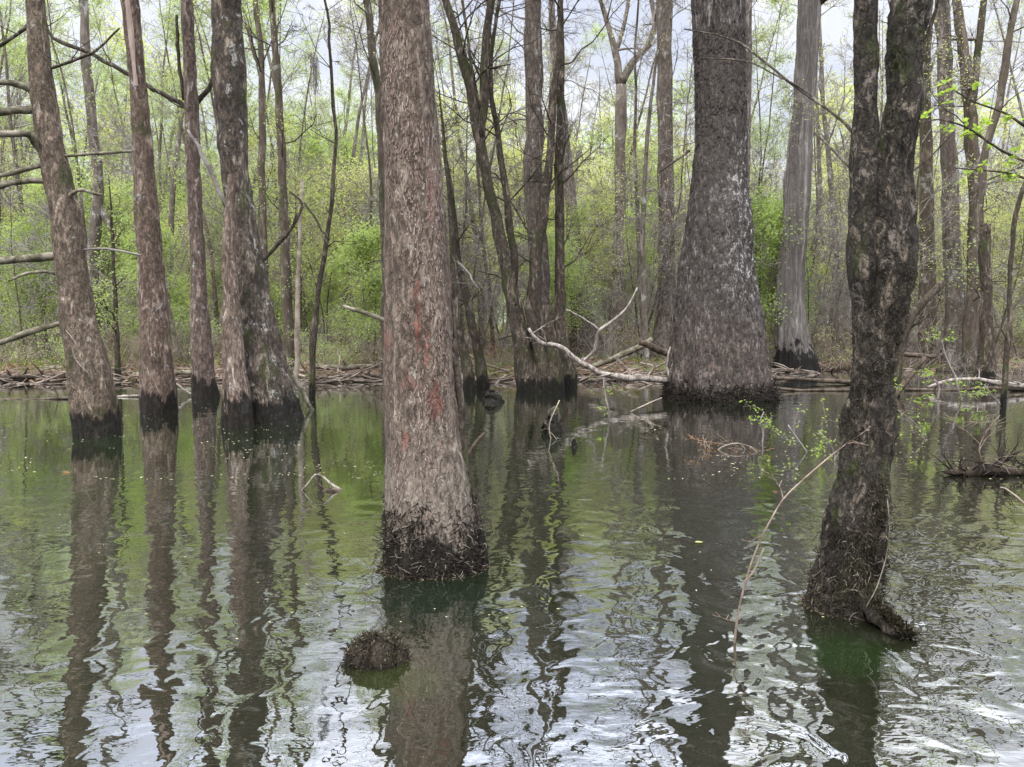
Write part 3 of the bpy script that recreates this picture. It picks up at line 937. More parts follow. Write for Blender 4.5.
midtree('cluster_tree', 'low slanting root-like stem at the foot of the clump', [(527, 300, 6.7), (538, 345, 11.8), (549, 391, 21.8)], 17.7, M['bark_dark'], cut=True, twigs=0)
midtree('bank_tree', 'grey trunk with a swollen red-brown base on the far bank', [(560, 100, 8), (568, 160, 10), (574, 240, 14), (579, 300, 19), (585, 335, 30), (588, 362, 46)], 26.5, M['bark_grey'])
midtree('bank_tree', 'smooth grey trunk standing beside the giant cypress', [(665, 0, 15), (665, 120, 15), (666, 255, 15), (665, 320, 19), (664, 366, 28)], 25.5, M['bark_grey'])
midtree('bank_tree', 'trunk hidden behind the giant cypress with one edge showing', [(746, 0, 13), (743, 150, 13), (738, 380, 18)], 20.5, M['bark_grey'])
midtree('sapling_tree', 'thin crooked dark sapling rising from the water alone', [(325, -5, 2.5), (333, 70, 3), (336, 130, 3.6), (331, 200, 4), (321, 280, 5), (314, 340, 6), (312, 402, 7)], 16.2, M['bark_dark'], H=9, twigs=10, tl=0.8)
midtree('sapling_tree', 'pale tan pole-like dead sapling behind the thick fused trunk', [(301, 180, 3), (299, 300, 4), (296, 398, 6)], 17, M['twig_tan'], cut=True, twigs=4, tl=0.6)
midtree('sapling_tree', 'bent bare sapling leaning towards the water beside the clump', [(447, 160, 4), (455, 220, 5), (462, 280, 7), (475, 340, 9), (484, 388, 13)], 18.6, M['bark_dark'], H=8, tl=1.0)
midtree('sapling_tree', 'short stocky dark sapling between big flaky trunk and the clump', [(452, 230, 4), (455, 300, 6), (463, 350, 9), (471, 392, 15)], 18.1, M['bark_dark'], H=7, tl=1.0)
midtree('bank_tree', 'slim brown tree rising behind the thick fused trunk', [(272, 0, 6), (278, 80, 7), (282, 160, 8), (286, 250, 9), (290, 378, 12)], 22, M['far_brown'], leaf=M['leaf_green'], leafsize=0.06, per=1)
midtree('bank_tree', 'crooked grey tree seen between the two leaning cypresses', [(83, 0, 8), (88, 83, 9), (96, 166, 9), (98, 210, 10), (92, 260, 11), (90, 360, 14)], 24, M['far_grey'], leaf=M['leaf_green'], per=1, limbs=([(97, 200, 6), (108, 225, 6), (118, 245, 5)],))
midtree('bank_tree', 'mossy slim tree half hidden by the big flaky trunk', [(366, 0, 7), (375, 70, 8), (381, 130, 8), (386, 230, 10), (388, 375, 13)], 21, M['far_brown'], leaf=M['leaf_yellow'], per=1)
midtree('bank_tree', 'forking pale tree whose arms spread against the sky', [(620, 85, 10), (620, 190, 10), (618, 300, 12), (617, 356, 15)], 30, M['far_grey'], cut=True, twigs=8, tl=2.2,
        limbs=([(620, 88, 8), (615, 50, 7), (607, 20, 5), (598, -5, 4), (590, -40, 4)], [(620, 86, 8), (634, 60, 7), (648, 46, 6), (656, 25, 5), (650, -10, 4)], [(615, 55, 5), (626, 20, 4), (630, -20, 4)]))
midtree('sapling_tree', 'pale spindly sapling just in front of the smooth grey trunk', [(656, 66, 3), (645, 150, 4), (642, 255, 5), (647, 372, 8)], 24, M['far_grey'], H=12, tl=1.0)
midtree('bank_tree', 'straight pale tree beside the black forked trunk', [(942, 0, 13), (946, 100, 13), (951, 200, 15), (955, 300, 17), (958, 368, 26)], 25.5, M['far_grey'], leaf=M['leaf_yellow'], per=1)
midtree('bank_tree', 'grey tree dividing into a narrow fork at mid height', [(956, -5, 8), (966, 70, 10), (972, 130, 12), (975, 200, 13), (976, 290, 15), (981, 370, 24)], 24.5, M['far_brown'], limbs=([(972, 110, 7), (977, 60, 7), (984, 0, 6), (987, -30, 6)],))
midtree('dead_snag', 'dark snapped-off snag with a jagged top on the far bank', [(987, 224, 7), (986, 236, 10), (985, 300, 11), (986, 384, 20)], 20, M['bark_dark'], cut=True, twigs=3, tl=0.8)
midtree('bank_tree', 'slender tree with a kinked stem near the picture edge', [(1018, 0, 6), (1006, 55, 7), (999, 105, 7), (985, 150, 7), (975, 230, 7), (968, 350, 11)], 22, M['far_brown'], leaf=M['leaf_green'], per=1)
midtree('bank_tree', 'dusky straight tree peeping past the black forked trunk', [(925, 60, 10), (927, 200, 12), (928, 366, 18)], 27, M['far_brown'], leaf=M['leaf_yellow'], per=1)
midtree('bank_tree', 'thin tree rising between the thick fused trunk and dark sapling', [(256, 0, 5), (262, 70, 6), (262, 190, 8), (266, 372, 11)], 24, M['far_brown'], leaf=M['leaf_green'], per=1, limbs=([(262, 70, 4), (253, 50, 4), (247, 25, 3)],))
midtree('bank_tree', 'leaning broken grey pole propped against the bank trees', [(944, 282, 6), (925, 300, 8), (907, 322, 9), (901, 350, 8), (893, 398, 13)], 16.6, M['bark_dark'], cut=True, twigs=4, tl=0.7)
midtree('sapling_tree', 'small dark bush-like sapling under the crooked grey tree', [(112, 235, 3), (115, 300, 4), (118, 382, 7)], 21, M['bark_dark'], H=5, leaf=M['leaf_green'], tl=1.2)

# young sweetgum with big bright leaves
sg = midtree('sweetgum_sapling', 'young sapling with large star-like bright green leaves', [(1040, 60, 3), (1034, 160, 3.5), (1014, 210, 4), (1011, 300, 4.5), (1004, 405, 6)], 14.6, M['bark_dark'], H=6, twigs=4, tl=0.6)
o0 = np.array(sg.location)
mb = MB()
lf = MB()
for pts in ([(1034, 165, 3), (1000, 150, 2.4), (970, 128, 2), (940, 118, 1.6), (918, 124, 1.2)], [(1030, 130, 3), (1005, 112, 2.2), (975, 103, 1.6), (950, 88, 1.4), (940, 70, 1.2)],
            [(1032, 180, 3), (1005, 172, 2), (980, 170, 1.6), (955, 168, 1.2)]):
    Yb = 9.0
    _, q, r = pxtube([(a, b, c) for a, b, c in pts], Yb, 5, 0.1, origin=o0, mb=mb)
    for j in range(1, len(q)):
        for _ in range(random.choice((0, 1, 2))):
            c = q[j] + rng.normal(0, 0.09, 3)
            for s in range(4):
                lf.leaves([c + rng.normal(0, 0.012, 3)] * 2 - o0, 0.075, up=1.0, aspect=0.6, droop=0.4)
mb.build('limb', M['bark_dark'], sg)
lf.build('foliage', M['leaf_bright'], sg, smooth=False)
# link the limbs to the stem
limb(sg, [(1034, 160, 3), (1032, 165, 3)], 14.6, M['bark_dark'], 'limb', 6)

# ================================================================ BACKGROUND TREE KINDS
def proto_tree(name, H, r, matb, leafm, nl, leaf, per, lean=0.03, first=0.3, forks=1, spread=1.0, label='', cat='tree', spr=0.16):
    root = thing(name, label, cat, (0, 0, -50))
    mb = MB()
    allpts = []
    lp = []
    for f in range(forks):
        d = np.array([random.gauss(0, lean) + (f - (forks - 1) / 2) * 0.16, random.gauss(0, lean), 1.0])
        p = np.array([0, 0, -0.3])
        pts = [p]
        hh = H * random.uniform(0.85, 1.05)
        n = 22
        for i in range(n):
            d = d + np.array([random.gauss(0, 0.045), random.gauss(0, 0.045), 0.05])
            d /= np.linalg.norm(d)
            pts.append(pts[-1] + d * hh / n)
        pts = np.array(pts)
        s = np.linspace(0, 1, n + 1)
        rad = r * (1 - 0.85 * s) * (0.7 if forks > 1 else 1)
        rad[0] *= 1.6
        rad[1] *= 1.15
        mb.tube(pts, rad, 8, 0.12)
        allpts.append((pts, rad))
    mb.build('trunk', matb, root)
    mb = MB()
    o = opt(seg=(0.6, 0.5, 0.4), lev=2, kids=(9, 6, 3), rmin=0.008, wob=0.19, up=(0.06, 0.03, 0.02))
    for pts, rad in allpts:
        for i in range(nl):
            t = first + (1 - first) * random.random() ** 0.9
            j = min(int(t * 22), 21)
            b = pts[j] + (pts[j + 1] - pts[j]) * (t * 22 - j)
            a = random.uniform(0, 2 * PI)
            L = H * 0.2 * spread * (1.15 - 0.7 * t) * random.uniform(0.6, 1.3)
            grow(mb, lp, b, [math.cos(a), math.sin(a), random.uniform(0.3, 1.4)], L, max(0.012, rad[j] * 0.42), 0, o, 4)
    mb.build('crown', M['twig'], root)
    if leafm is not None and len(lp):
        lf = MB()
        sel = [q for q in lp if random.random() < leaf[1]]
        lf.leaves(leafcloud(sel, per, spr), leaf[0])
        lf.build('foliage', leafm, root, smooth=False)
    return root


BG = 'bare and budding trees deep in the wood'
protos = []
kinds = [
    ('wood_tree', 19, 0.13, 'far_grey', 'leaf_yellow', 12, (0.07, 0.25), 1, 0.03, 0.35, 1, 1.0, 'thin grey tree just coming into leaf in the wood'),
    ('wood_tree', 17, 0.09, 'far_brown', None, 12, (0.08, 1), 1, 0.05, 0.3, 1, 0.9, 'bare brown tree standing far back in the wood'),
    ('wood_tree', 21, 0.16, 'far_grey', 'leaf_yellow', 14, (0.08, 0.8), 1, 0.02, 0.4, 1, 1.0, 'grey tree flushing yellow-green far back in the wood'),
    ('wood_tree', 16, 0.10, 'far_brown', 'leaf_green', 14, (0.075, 0.9), 2, 0.05, 0.2, 2, 0.9, 'forked tree with fresh green leaves in the wood'),
    ('wood_tree', 18, 0.11, 'far_brown', 'leaf_green', 15, (0.08, 0.9), 2, 0.03, 0.2, 1, 1.1, 'tall tree with fresh green leaves in the wood'),
    ('wood_tree', 14, 0.07, 'far_grey', None, 10, (0.08, 1), 1, 0.09, 0.25, 2, 0.9, 'bare twin-stemmed grey tree in the wood'),
]
for k in kinds:
    r_ = proto_tree(k[0], k[1], k[2], M[k[3]], M[k[4]] if k[4] else None, k[5], k[6], k[7], k[8], k[9], k[10], k[11], label=k[12])
    r_['group'] = BG + (' ' + k[12].split()[0])
    protos.append(r_)
# leafy young trees (understorey) in the wood
under = []
for i, (H, r, lm, nl, ls, dens, per, lab) in enumerate((
        (6.5, 0.04, 'leaf_green', 15, 0.085, 1.0, 3, 'leafy young tree glowing green under the tall wood'),
        (5.0, 0.03, 'leaf_green', 14, 0.085, 1.0, 3, 'low bushy green sapling under the tall wood'),
        (8.0, 0.045, 'leaf_yellow', 15, 0.08, 0.9, 3, 'yellow-green budding young tree under the tall wood'),
        (5.5, 0.04, None, 14, 0.08, 1.0, 2, 'bare twiggy young tree under the tall wood'))):
    r_ = proto_tree('young_tree', H, r, M['far_brown'], M[lm] if lm else None, nl, (ls, dens), per, 0.08, 0.12, 2, 1.9, label=lab, spr=0.2)
    r_['group'] = 'young understorey trees ' + lab.split()[0]
    under.append(r_)


def proto_shrub(label, n, H, matb, leafm, ls, per, name='shrub', spr=0.08):
    root = thing(name, label, 'shrub', (0, 0, -50), 'shrubs on the swamp bank ' + label.split()[0])
    mb, lp = MB(), []
    o = opt(seg=(0.25, 0.2, 0.2), lev=2, kids=(5, 3), rmin=0.004, wob=0.25, up=(0.03, 0.0, -0.03), ang=(20, 60))
    for i in range(n):
        a = random.uniform(0, 2 * PI)
        rr = random.uniform(0, 0.3)
        grow(mb, lp, [rr * math.cos(a), rr * math.sin(a), -0.1], [0.7 * math.cos(a), 0.7 * math.sin(a), random.uniform(0.6, 1.4)], H * random.uniform(0.6, 1.2), random.uniform(0.006, 0.014), 0, o, 3)
    mb.build('stems', matb, root)
    if leafm:
        lf = MB()
        lf.leaves(leafcloud(lp, per, spr), ls)
        lf.build('foliage', leafm, root, smooth=False)
    return root


shrubs = [
    proto_shrub('bare tangle of tan stems on the bank', 16, 1.5, M['twig_tan'], None, 0.05, 1, 'bare_shrub'),
    proto_shrub('grey thicket of arching twigs on the bank', 18, 1.9, M['twig'], None, 0.05, 1, 'bare_shrub'),
    proto_shrub('fresh green leafy bush on the bank', 14, 1.6, M['twig'], M['leaf_green'], 0.06, 2),
    proto_shrub('yellowish leafing bush on the bank', 14, 1.4, M['twig_tan'], M['leaf_yellow'], 0.055, 1),
    proto_shrub('rusty dead-leaved bush on the bank', 10, 1.0, M['twig_tan'], M['leaf_rust'], 0.05, 1),
]


saps = []
for i, (H, r, mt, lm, lab) in enumerate(((7.5, 0.035, 'far_grey', None, 'thin grey bare sapling full of fine twigs'), (5.5, 0.028, 'far_brown', None, 'thin brown bare sapling full of fine twigs'),
                                         (9.0, 0.045, 'far_brown', 'leaf_yellow', 'slender sapling with scattered tiny spring leaves'), (6.5, 0.03, 'bark_dark', None, 'dark whippy sapling full of fine twigs'))):
    r_ = proto_tree('bare_sapling', H, r, M[mt], M[lm] if lm else None, 20, (0.06, 0.5), 1, 0.16, 0.12, 1, 1.7, label=lab)
    r_['group'] = 'bare saplings ' + lab.split()[1]
    saps.append(r_)


# ---------------------------------------------------------------- terrain
def shore(x):
    x = np.asarray(x, float)
    base = np.where(x < 0, 20.2, 20.2 + np.clip(x, 0, 8) * 0.55)
    return base + 1.2 * vnoise(np.stack([x * 0.35, x * 0, x * 0], -1), 2) + 0.7 * vnoise(np.stack([x * 1.3, x * 0, x * 0], -1), 5)


def ground_z(x, y):
    x = np.asarray(x, float)
    y = np.asarray(y, float)
    t = y - shore(x)
    p = np.stack([x, y, 0 * x], -1)
    n = 0.16 * vnoise(p * 0.5, 7) + 0.08 * vnoise(p * 1.6, 8) + 0.35 * vnoise(p * 0.08, 9)
    bank = 0.45 * np.clip(t / 1.2, 0, 1) ** 0.7 + 0.25 * np.clip((t - 1.2) / 12, 0, 1)
    z = np.where(t > 0, bank + n * np.clip(t / 2, 0, 1), np.maximum(t * 0.25, -0.7))
    # low wet hollows on the right-hand side hold water
    wet = np.clip((x - 5) / 4, 0, 1) * np.clip((36 - y) / 8, 0, 1)
    return z - wet * 0.30


ys = np.concatenate([np.linspace(-15, 17, 20), np.linspace(17.4, 32, 110), np.linspace(33, 90, 70), np.geomspace(95, 420, 14)])
xs = np.concatenate([-np.geomspace(26, 400, 14)[::-1], np.linspace(-25, 25, 220), np.geomspace(26, 400, 14)])
XX, YY = np.meshgrid(xs, ys)
ZZ = ground_z(XX, YY)
gm, nt, nd, L = newmat('forest_floor')
out = N(nd, 'ShaderNodeOutputMaterial')
bs = N(nd, 'ShaderNodeBsdfPrincipled')
bs.inputs['Roughness'].default_value = 0.95
bs.inputs['Specular IOR Level'].default_value = 0.1
L.new(bs.outputs[0], out.inputs[0])
tc = N(nd, 'ShaderNodeTexCoord')
v = tc.outputs['Object']
n1 = noise(nt, v, 0.5, 4, 0.6)
n2 = noise(nt, v, 9, 6, 0.75)
c = mixc(nt, maprange(nt, n2, 0.35, 0.7), (0.05, 0.035, 0.025), (0.26, 0.19, 0.135))
c = mixc(nt, math_(nt, 'MULTIPLY', maprange(nt, n1, 0.5, 0.62), 0.7), c, (0.15, 0.19, 0.06))
sp = N(nd, 'ShaderNodeSeparateXYZ')
L.new(v, sp.inputs[0])
c = mixc(nt, maprange(nt, sp.outputs[2], 0.02, 0.22, 1.0, 0.0), c, (0.035, 0.026, 0.018))
L.new(c, bs.inputs['Base Color'])
bp = N(nd, 'ShaderNodeBump')
bp.inputs['Distance'].default_value = 0.05
L.new(n2, bp.inputs['Height'])
L.new(bp.outputs[0], bs.inputs['Normal'])
mb = MB()
mb.grid(np.stack([XX, YY, ZZ], -1), closed=False)
g = mb.build('ground', gm)
g['kind'] = 'structure'

# ---------------------------------------------------------------- water
wm, nt, nd, L = newmat('swamp_water')
out = N(nd, 'ShaderNodeOutputMaterial')
tc = N(nd, 'ShaderNodeTexCoord')
v = tc.outputs['Object']
sp = N(nd, 'ShaderNodeSeparateXYZ')
L.new(v, sp.inputs[0])
# murk
nA = noise(nt, v, 0.22, 3, 0.5, 1, 0.7, 1, 0.3)
murk = mixc(nt, maprange(nt, nA, 0.42, 0.6), (0.013, 0.014, 0.007), (0.010, 0.015, 0.006))
gl = maprange(nt, sp.outputs[0], -7.0, -1.0, 1.0, 0.0)
nB = noise(nt, v, 0.5, 3, 0.6, 0.5, 1, 1, 0.3, 4)
murk = mixc(nt, math_(nt, 'MULTIPLY', math_(nt, 'MULTIPLY', gl, maprange(nt, nB, 0.4, 0.62)), 0.8), murk, (0.012, 0.032, 0.006))


def blob(cx, cy, rad):
    vm = nd.new('ShaderNodeVectorMath')
    vm.operation = 'DISTANCE'
    L.new(v, vm.inputs[0])
    vm.inputs[1].default_value = (cx, cy, 0)
    return maprange(nt, vm.outputs['Value'], 0.1, rad, 1.0, 0.0)


wA = W(846, 655)
murk = mixc(nt, math_(nt, 'MULTIPLY', blob(wA[0], wA[1], 0.36), 0.6), murk, (0.010, 0.030, 0.005))
wB = W(440, 600)
murk = mixc(nt, math_(nt, 'MULTIPLY', blob(wB[0], wB[1], 0.7), 0.7), murk, (0.010, 0.018, 0.010))
wC = W(395, 682)
murk = mixc(nt, math_(nt, 'MULTIPLY', blob(wC[0], wC[1], 0.3), 0.8), murk, (0.022, 0.03, 0.008))
# ripples: normals disturbed by two sizes of wave
w1 = noise(nt, v, 5.0, 1.5, 0.45, 0.95, 0.95, 1, 0.6)
w2 = noise(nt, v, 15.0, 2, 0.5, 0.6, 1.3, 1, 0.2, 9)
w3 = noise(nt, v, 1.8, 1, 0.4, 0.8, 0.9, 1, 0.8, 5)
# where it ripples: less where far off and in patches
nC = noise(nt, v, 0.35, 2, 0.5, 1, 1, 1, 0.2, 2)
near = maprange(nt, sp.outputs[1], 4.5, 9.0, 1.0, 0.30)
patchy = maprange(nt, nC, 0.35, 0.65, 0.45, 1.0)
rightm = maprange(nt, sp.outputs[0], -1.0, 0.8, 0.65, 1.0)
amp = math_(nt, 'MULTIPLY', math_(nt, 'MULTIPLY', near, patchy), rightm)
h = math_(nt, 'ADD', math_(nt, 'MULTIPLY', w1, 1.0), math_(nt, 'ADD', math_(nt, 'MULTIPLY', w2, 0.15), math_(nt, 'MULTIPLY', w3, 1.6)))
h = math_(nt, 'MULTIPLY', h, amp)
bp = N(nd, 'ShaderNodeBump')
bp.inputs['Strength'].default_value = 1.0
bp.inputs['Distance'].default_value = 0.0125
L.new(h, bp.inputs['Height'])
df = N(nd, 'ShaderNodeBsdfDiffuse')
L.new(murk, df.inputs[0])
gs = N(nd, 'ShaderNodeBsdfGlossy')
gs.inputs['Roughness'].default_value = 0.01
gs.inputs[0].default_value = (0.97, 0.98, 1.0, 1)
L.new(bp.outputs[0], gs.inputs['Normal'])
fr = N(nd, 'ShaderNodeFresnel')
fr.inputs[0].default_value = 1.9
L.new(bp.outputs[0], fr.inputs['Normal'])
fac = math_(nt, 'ADD', math_(nt, 'MULTIPLY', fr.outputs[0], 0.95), 0.26, clamp=True)
mx = N(nd, 'ShaderNodeMixShader')
L.new(fac, mx.inputs[0])
L.new(df.outputs[0], mx.inputs[1])
L.new(gs.outputs[0], mx.inputs[2])
L.new(mx.outputs[0], out.inputs[0])
mb = MB()
mb.add([(-400, -15, 0), (400, -15, 0), (400, 420, 0), (-400, 420, 0)], [[0, 1, 2, 3]])
w = mb.build('water', wm)
w['kind'] = 'structure'

# ================================================================ SCATTER THE WOOD
used = set()


def place(proto, x, y, s):
    z = float(ground_z(x, y))
    rz = random.uniform(0, 2 * PI)
    if proto.name not in used:
        used.add(proto.name)
        proto.location = (x, y, z)
        proto.rotation_euler = (0, 0, rz)
        proto.scale = (s, s, s)
        return proto
    return dup(proto, (x, y, z), rz, s)


def px_of(x, y):
    return 512 + x / y * F


placed = []
# sight lines to the trunks whose feet the photo shows
KEEP = ((664, 25.5, 20), (797, 24.0, 26), (580, 26.5, 24), (952, 25.5, 16), (978, 24.5, 14), (620, 30, 9), (282, 22, 9))


def spots(n, y0, y1, mind, half=0.74, extra=3, pw=1.0):
    out = []
    tries = 0
    while len(out) < n and tries < n * 60:
        tries += 1
        y = y0 + (y1 - y0) * random.random() ** pw
        x = random.uniform(-1, 1) * (y * half + extra)
        if all((x - a) ** 2 + (y - b) ** 2 > mind ** 2 for a, b in placed):
            if y < shore(x) + 0.8:
                continue
            if any(y < ky and abs(512 + x / y * F - kx) < kw for kx, ky, kw in KEEP):
                continue
            placed.append((x, y))
            out.append((x, y))
    return out


for x, y in spots(80, 23, 42, 1.1):
    px = px_of(x, y)
    wts = [3, 3, 1.5, 2, 2, 2] if px < 450 else [3, 3, 2, 0.8, 0.8, 2.5]
    place(random.choices(protos, wts)[0], x, y, random.uniform(0.7, 1.1))
for x, y in spots(190, 40, 80, 1.1):
    px = px_of(x, y)
    wts = [2, 2, 2, 3, 3, 1] if px < 450 else [2.5, 2, 3, 1.3, 1.3, 2]
    place(random.choices(protos, wts)[0], x, y, random.uniform(0.75, 1.15))
placed = []
for x, y in spots(52, 24, 42, 1.2):
    px = px_of(x, y)
    wts = [3.2, 2.4, 1.8, 1.6] if px < 400 else ([1.8, 1.4, 2.4, 2.5] if px < 780 else [0.5, 0.4, 2, 3])
    place(random.choices(under, wts)[0], x, y, random.uniform(0.7, 1.2))
for x, y in spots(85, 42, 82, 1.5):
    px = px_of(x, y)
    wts = [4, 3, 2.5, 1] if px < 780 else [1.0, 0.6, 2.5, 3]
    place(random.choices(under, wts)[0], x, y, random.uniform(1.1, 2.1))
placed = []
for x, y in spots(150, 20.6, 42, 0.5, pw=1.2):
    if random.random() < 0.3 and x < 0:
        continue
    place(random.choice(saps), x, y, random.uniform(0.6, 1.2))
placed = []
for x, y in spots(150, 20.6, 34, 0.45, pw=1.4):
    px = px_of(x, y)
    wts = [2.5, 2, 2.2, 0.6, 0.2] if px < 380 else ([3, 2, 1, 1, 1.5] if px < 780 else [4, 3, 0.3, 0.8, 0.4])
    place(random.choices(shrubs, wts)[0], x, y, random.uniform(0.5, 1.1) * (1.5 if px > 780 else 1.0))
for x, y in spots(70, 34, 62, 1.0):
    px = px_of(x, y)
    wts = [1, 1, 4, 1.5, 0] if px < 700 else [2, 2, 1, 1.5, 0]
    place(random.choices(shrubs, wts)[0], x, y, random.uniform(1.0, 1.9))

for i in range(16):
    y = random.uniform(17.2, 23)
    x = random.uniform(905, 1040)
    x = (x - 512) / F * y
    o_ = dup(random.choice(shrubs[:2]), (x, y, min(0.0, float(ground_z(x, y))) + 0.02), random.uniform(0, 6), random.uniform(0.5, 1.1))
# the far edge of the wood reads as one mass
mb = MB()
lf = MB()
for i in range(420):
    y = random.uniform(78, 125)
    x = random.uniform(-1, 1) * (y * 0.76 + 4)
    H = random.uniform(9, 17)
    d = random.gauss(0, 0.04)
    mb.tube([[x, y, 0], [x + d * H * .5, y, H * .5], [x + d * H + random.gauss(0, .3), y, H]], [0.17, 0.11, 0.03], 4)
    for j in range(7):
        t = random.uniform(0.25, 0.95)
        a = random.uniform(0, 2 * PI)
        b = np.array([x + d * H * t, y, H * t])
        e = b + np.array([math.cos(a), math.sin(a), random.uniform(0.5, 1.4)]) * random.uniform(1, 2.2)
        mb.tube([b, (b + e) / 2 + rng.normal(0, .1, 3), e], [0.04, 0.03, 0.015], 3)
tag(mb.build('far_wood', M['far_grey']), 'hazy mass of bare stems closing the wood', None, None, 'stuff')
cy = rng.uniform(80, 125, 1500)
cx = rng.uniform(-1, 1, 1500) * (cy * 0.76 + 4)
cz = rng.uniform(0, 1, 1500) ** 1.3 * 13.0 + 0.3
cc = np.stack([cx, cy, cz], 1)[:1500]
p = np.repeat(cc, 34, axis=0) + rng.normal(size=(1500 * 34, 3)) * np.array([0.9, 0.9, 0.6])
lf.leaves(p, 0.20)
tag(lf.build('distant_foliage', M['leaf_green'], smooth=False), 'soft green mass of distant foliage', None, None, 'stuff')

# ground cover
n = 24000
y = 20.0 + 16 * rng.uniform(0, 1, n) ** 1.6
x = rng.uniform(-1, 1, n) * (y * 0.72)
z = ground_z(x, y)
k = z > 0.02
mb = MB()
mb.leaves(np.stack([x, y, z + 0.02], 1)[k], 0.11, up=1.5, aspect=0.7)
tag(mb.build('leaf_litter', M['litter'], smooth=False), 'brown dead leaf litter on the bank', None, None, 'stuff')
n = 16000
y = 21.0 + 16 * rng.uniform(0, 1, n)
x = rng.uniform(-1, 0.55, n) * (y * 0.72)
pp = np.stack([x, y, 0 * x], 1)
k = (vnoise(pp * 0.45, 40) > 0.0)
pp = pp[k]
pp[:, 2] = ground_z(pp[:, 0], pp[:, 1])
k = pp[:, 2] > 0.1
pp = pp[k]
n = len(pp)
mb = MB()
hh = rng.uniform(0.08, 0.28, n)
dx = rng.normal(0, 0.06, (n, 2))
w_ = rng.normal(0, 1, (n, 2))
w_ = w_ / np.linalg.norm(w_, axis=1)[:, None] * 0.012
a = pp.copy()
b = pp + np.concatenate([w_ + dx * .4, (hh * .5)[:, None]], 1)
c = pp + np.concatenate([dx * 1.2, hh[:, None]], 1)
d = pp + np.concatenate([-w_ + dx * .4, (hh * .5)[:, None]], 1)
mb.add(np.stack([a, b, c, d], 1).reshape(-1, 3), np.arange(n * 4).reshape(n, 4))
tag(mb.build('grass', M['grass'], smooth=False), 'sparse yellow-green grass on the bank', None, None, 'stuff')
# twiggy brush along the bank
mb = MB()
for i in range(8000):
    y = 20.4 + random.random() ** 1.3 * 18
    x = random.uniform(-1, 1) * y * 0.72
    z = float(ground_z(x, y))
    if z < -0.15 or (x < 3 and (y < 21.8 or random.random() < 0.55)) or float(vnoise(np.array([x * 0.6, y * 0.6, 1.0]), 77)) < -0.1:
        continue
    H = random.uniform(0.3, 1.0) * (2.2 if x > 3 else 1.1) * random.uniform(0.4, 1.3)
    d = np.array([random.gauss(0, 0.5), random.gauss(0, 0.4), 1.0])
    pts = [np.array([x, y, z - 0.05])]
    for s in range(4):
        d = d + rng.normal(0, 0.28, 3)
        d /= np.linalg.norm(d)
        pts.append(pts[-1] + d * H / 4)
    mb.tube(pts, np.array([1, .9, .8, .6, .4]) * random.uniform(0.007, 0.016), 3)
tag(mb.build('undergrowth', M['twig_brush']), 'dry tan brush stems along the bank', None, None, 'stuff')


# ================================================================ LOGS, BRANCHES AND FLOTSAM
def wood(name, label, pts, Y, mat, cat='branch', k=9, rough=0.2, parts=(), twigs=0, group=None, tw=0.5, leaf=None, ls=0.03, dY=None):
    b = P(pts[0][0], pts[0][1], Y)
    root = thing(name, label, cat, tuple(b), group)
    mb, q, r = pxtube(pts, Y, k, rough, origin=b, dY=dY)
    lp = []
    for i in range(twigs):
        j = random.randint(1, len(q) - 1)
        grow(mb, lp, q[j] - b, [random.gauss(0, 1), random.gauss(0, .6), random.uniform(-0.3, 1)], tw * random.uniform(0.6, 1.4), max(0.004, r[j] * 0.4), 1, opt(seg=(.2, .12, .1), lev=2, kids=(3, 3), rmin=0.003, wob=0.25, up=(0, 0, 0)))
    mb.build('stem', mat, root)
    for pp_ in parts:
        mb, q2, r2 = pxtube(pp_, Y, 7, rough, origin=b)
        mb.build('side_branch', mat, root)
    if leaf is not None:
        lf = MB()
        src = lp if lp else [x_ - b for x_ in q]
        lf.leaves(leafcloud(src, 2, 0.03), ls, up=0.6)
        lf.build('foliage', leaf, root, smooth=False)
    return root


wood('fallen_branch', 'bleached forked branch sagging from the clump to the giant cypress', [(529, 328, 3), (540, 343, 4.5), (546, 345, 4.5), (556, 345, 4.5), (566, 350, 5), (573, 358, 5.5), (588, 367, 6), (603, 374, 6), (625, 378, 6.5), (645, 378, 6.5), (667, 381, 7)],
     16.4, M['dead_wood'], rough=0.35, twigs=7, tw=0.5, parts=([(583, 361, 2.5), (594, 351, 2.8), (597, 337, 3), (599, 330, 3), (612, 322, 2.8), (625, 310, 2.4), (633, 297, 2), (637, 288, 1.5)], [(599, 330, 2.2), (588, 322, 2), (577, 315, 1.6), (566, 310, 1.2)],
                                  [(645, 379, 3), (655, 366, 2), (640, 362, 1)]))
wood('fallen_log', 'brown slanting log propped behind the bleached branch', [(588, 368, 5), (605, 362, 6), (622, 355, 6), (642, 346, 6), (652, 340, 6)], 19.5, M['log_mossy'], cat='log')
wood('fallen_log', 'short dark log end poking out beside the giant cypress', [(640, 342, 6), (652, 346, 7), (672, 356, 7)], 18.0, M['log_dark'], cat='log', dY=[0, 0, 0])
wood('dead_twig', 'upright bleached twig touching the giant cypress', [(670, 347, 1.5), (668, 358, 2), (666, 366, 2.2), (669, 377, 2)], 15.0, M['dead_wood'], twigs=2, tw=0.25)
wood('fallen_log', 'long thin log floating between the giant and fibrous cypress', [(770, 378, 4), (800, 379, 4), (830, 381, 4.5), (858, 382, 4)], 19.8, M['log_dark'], cat='log')
wood('fallen_log', 'second low log just below the floating thin one', [(765, 388, 3), (800, 390, 3), (850, 390, 3)], 17.8, M['log_dark'], cat='log')
wood('fallen_branch', 'arched pale branch with its reflection beside the snag', [(928, 387, 3), (945, 381, 3.5), (965, 379, 4), (985, 380, 4.5), (1003, 384, 5), (1030, 387, 6)], 17.6, M['dead_wood'], twigs=5, tw=0.5)
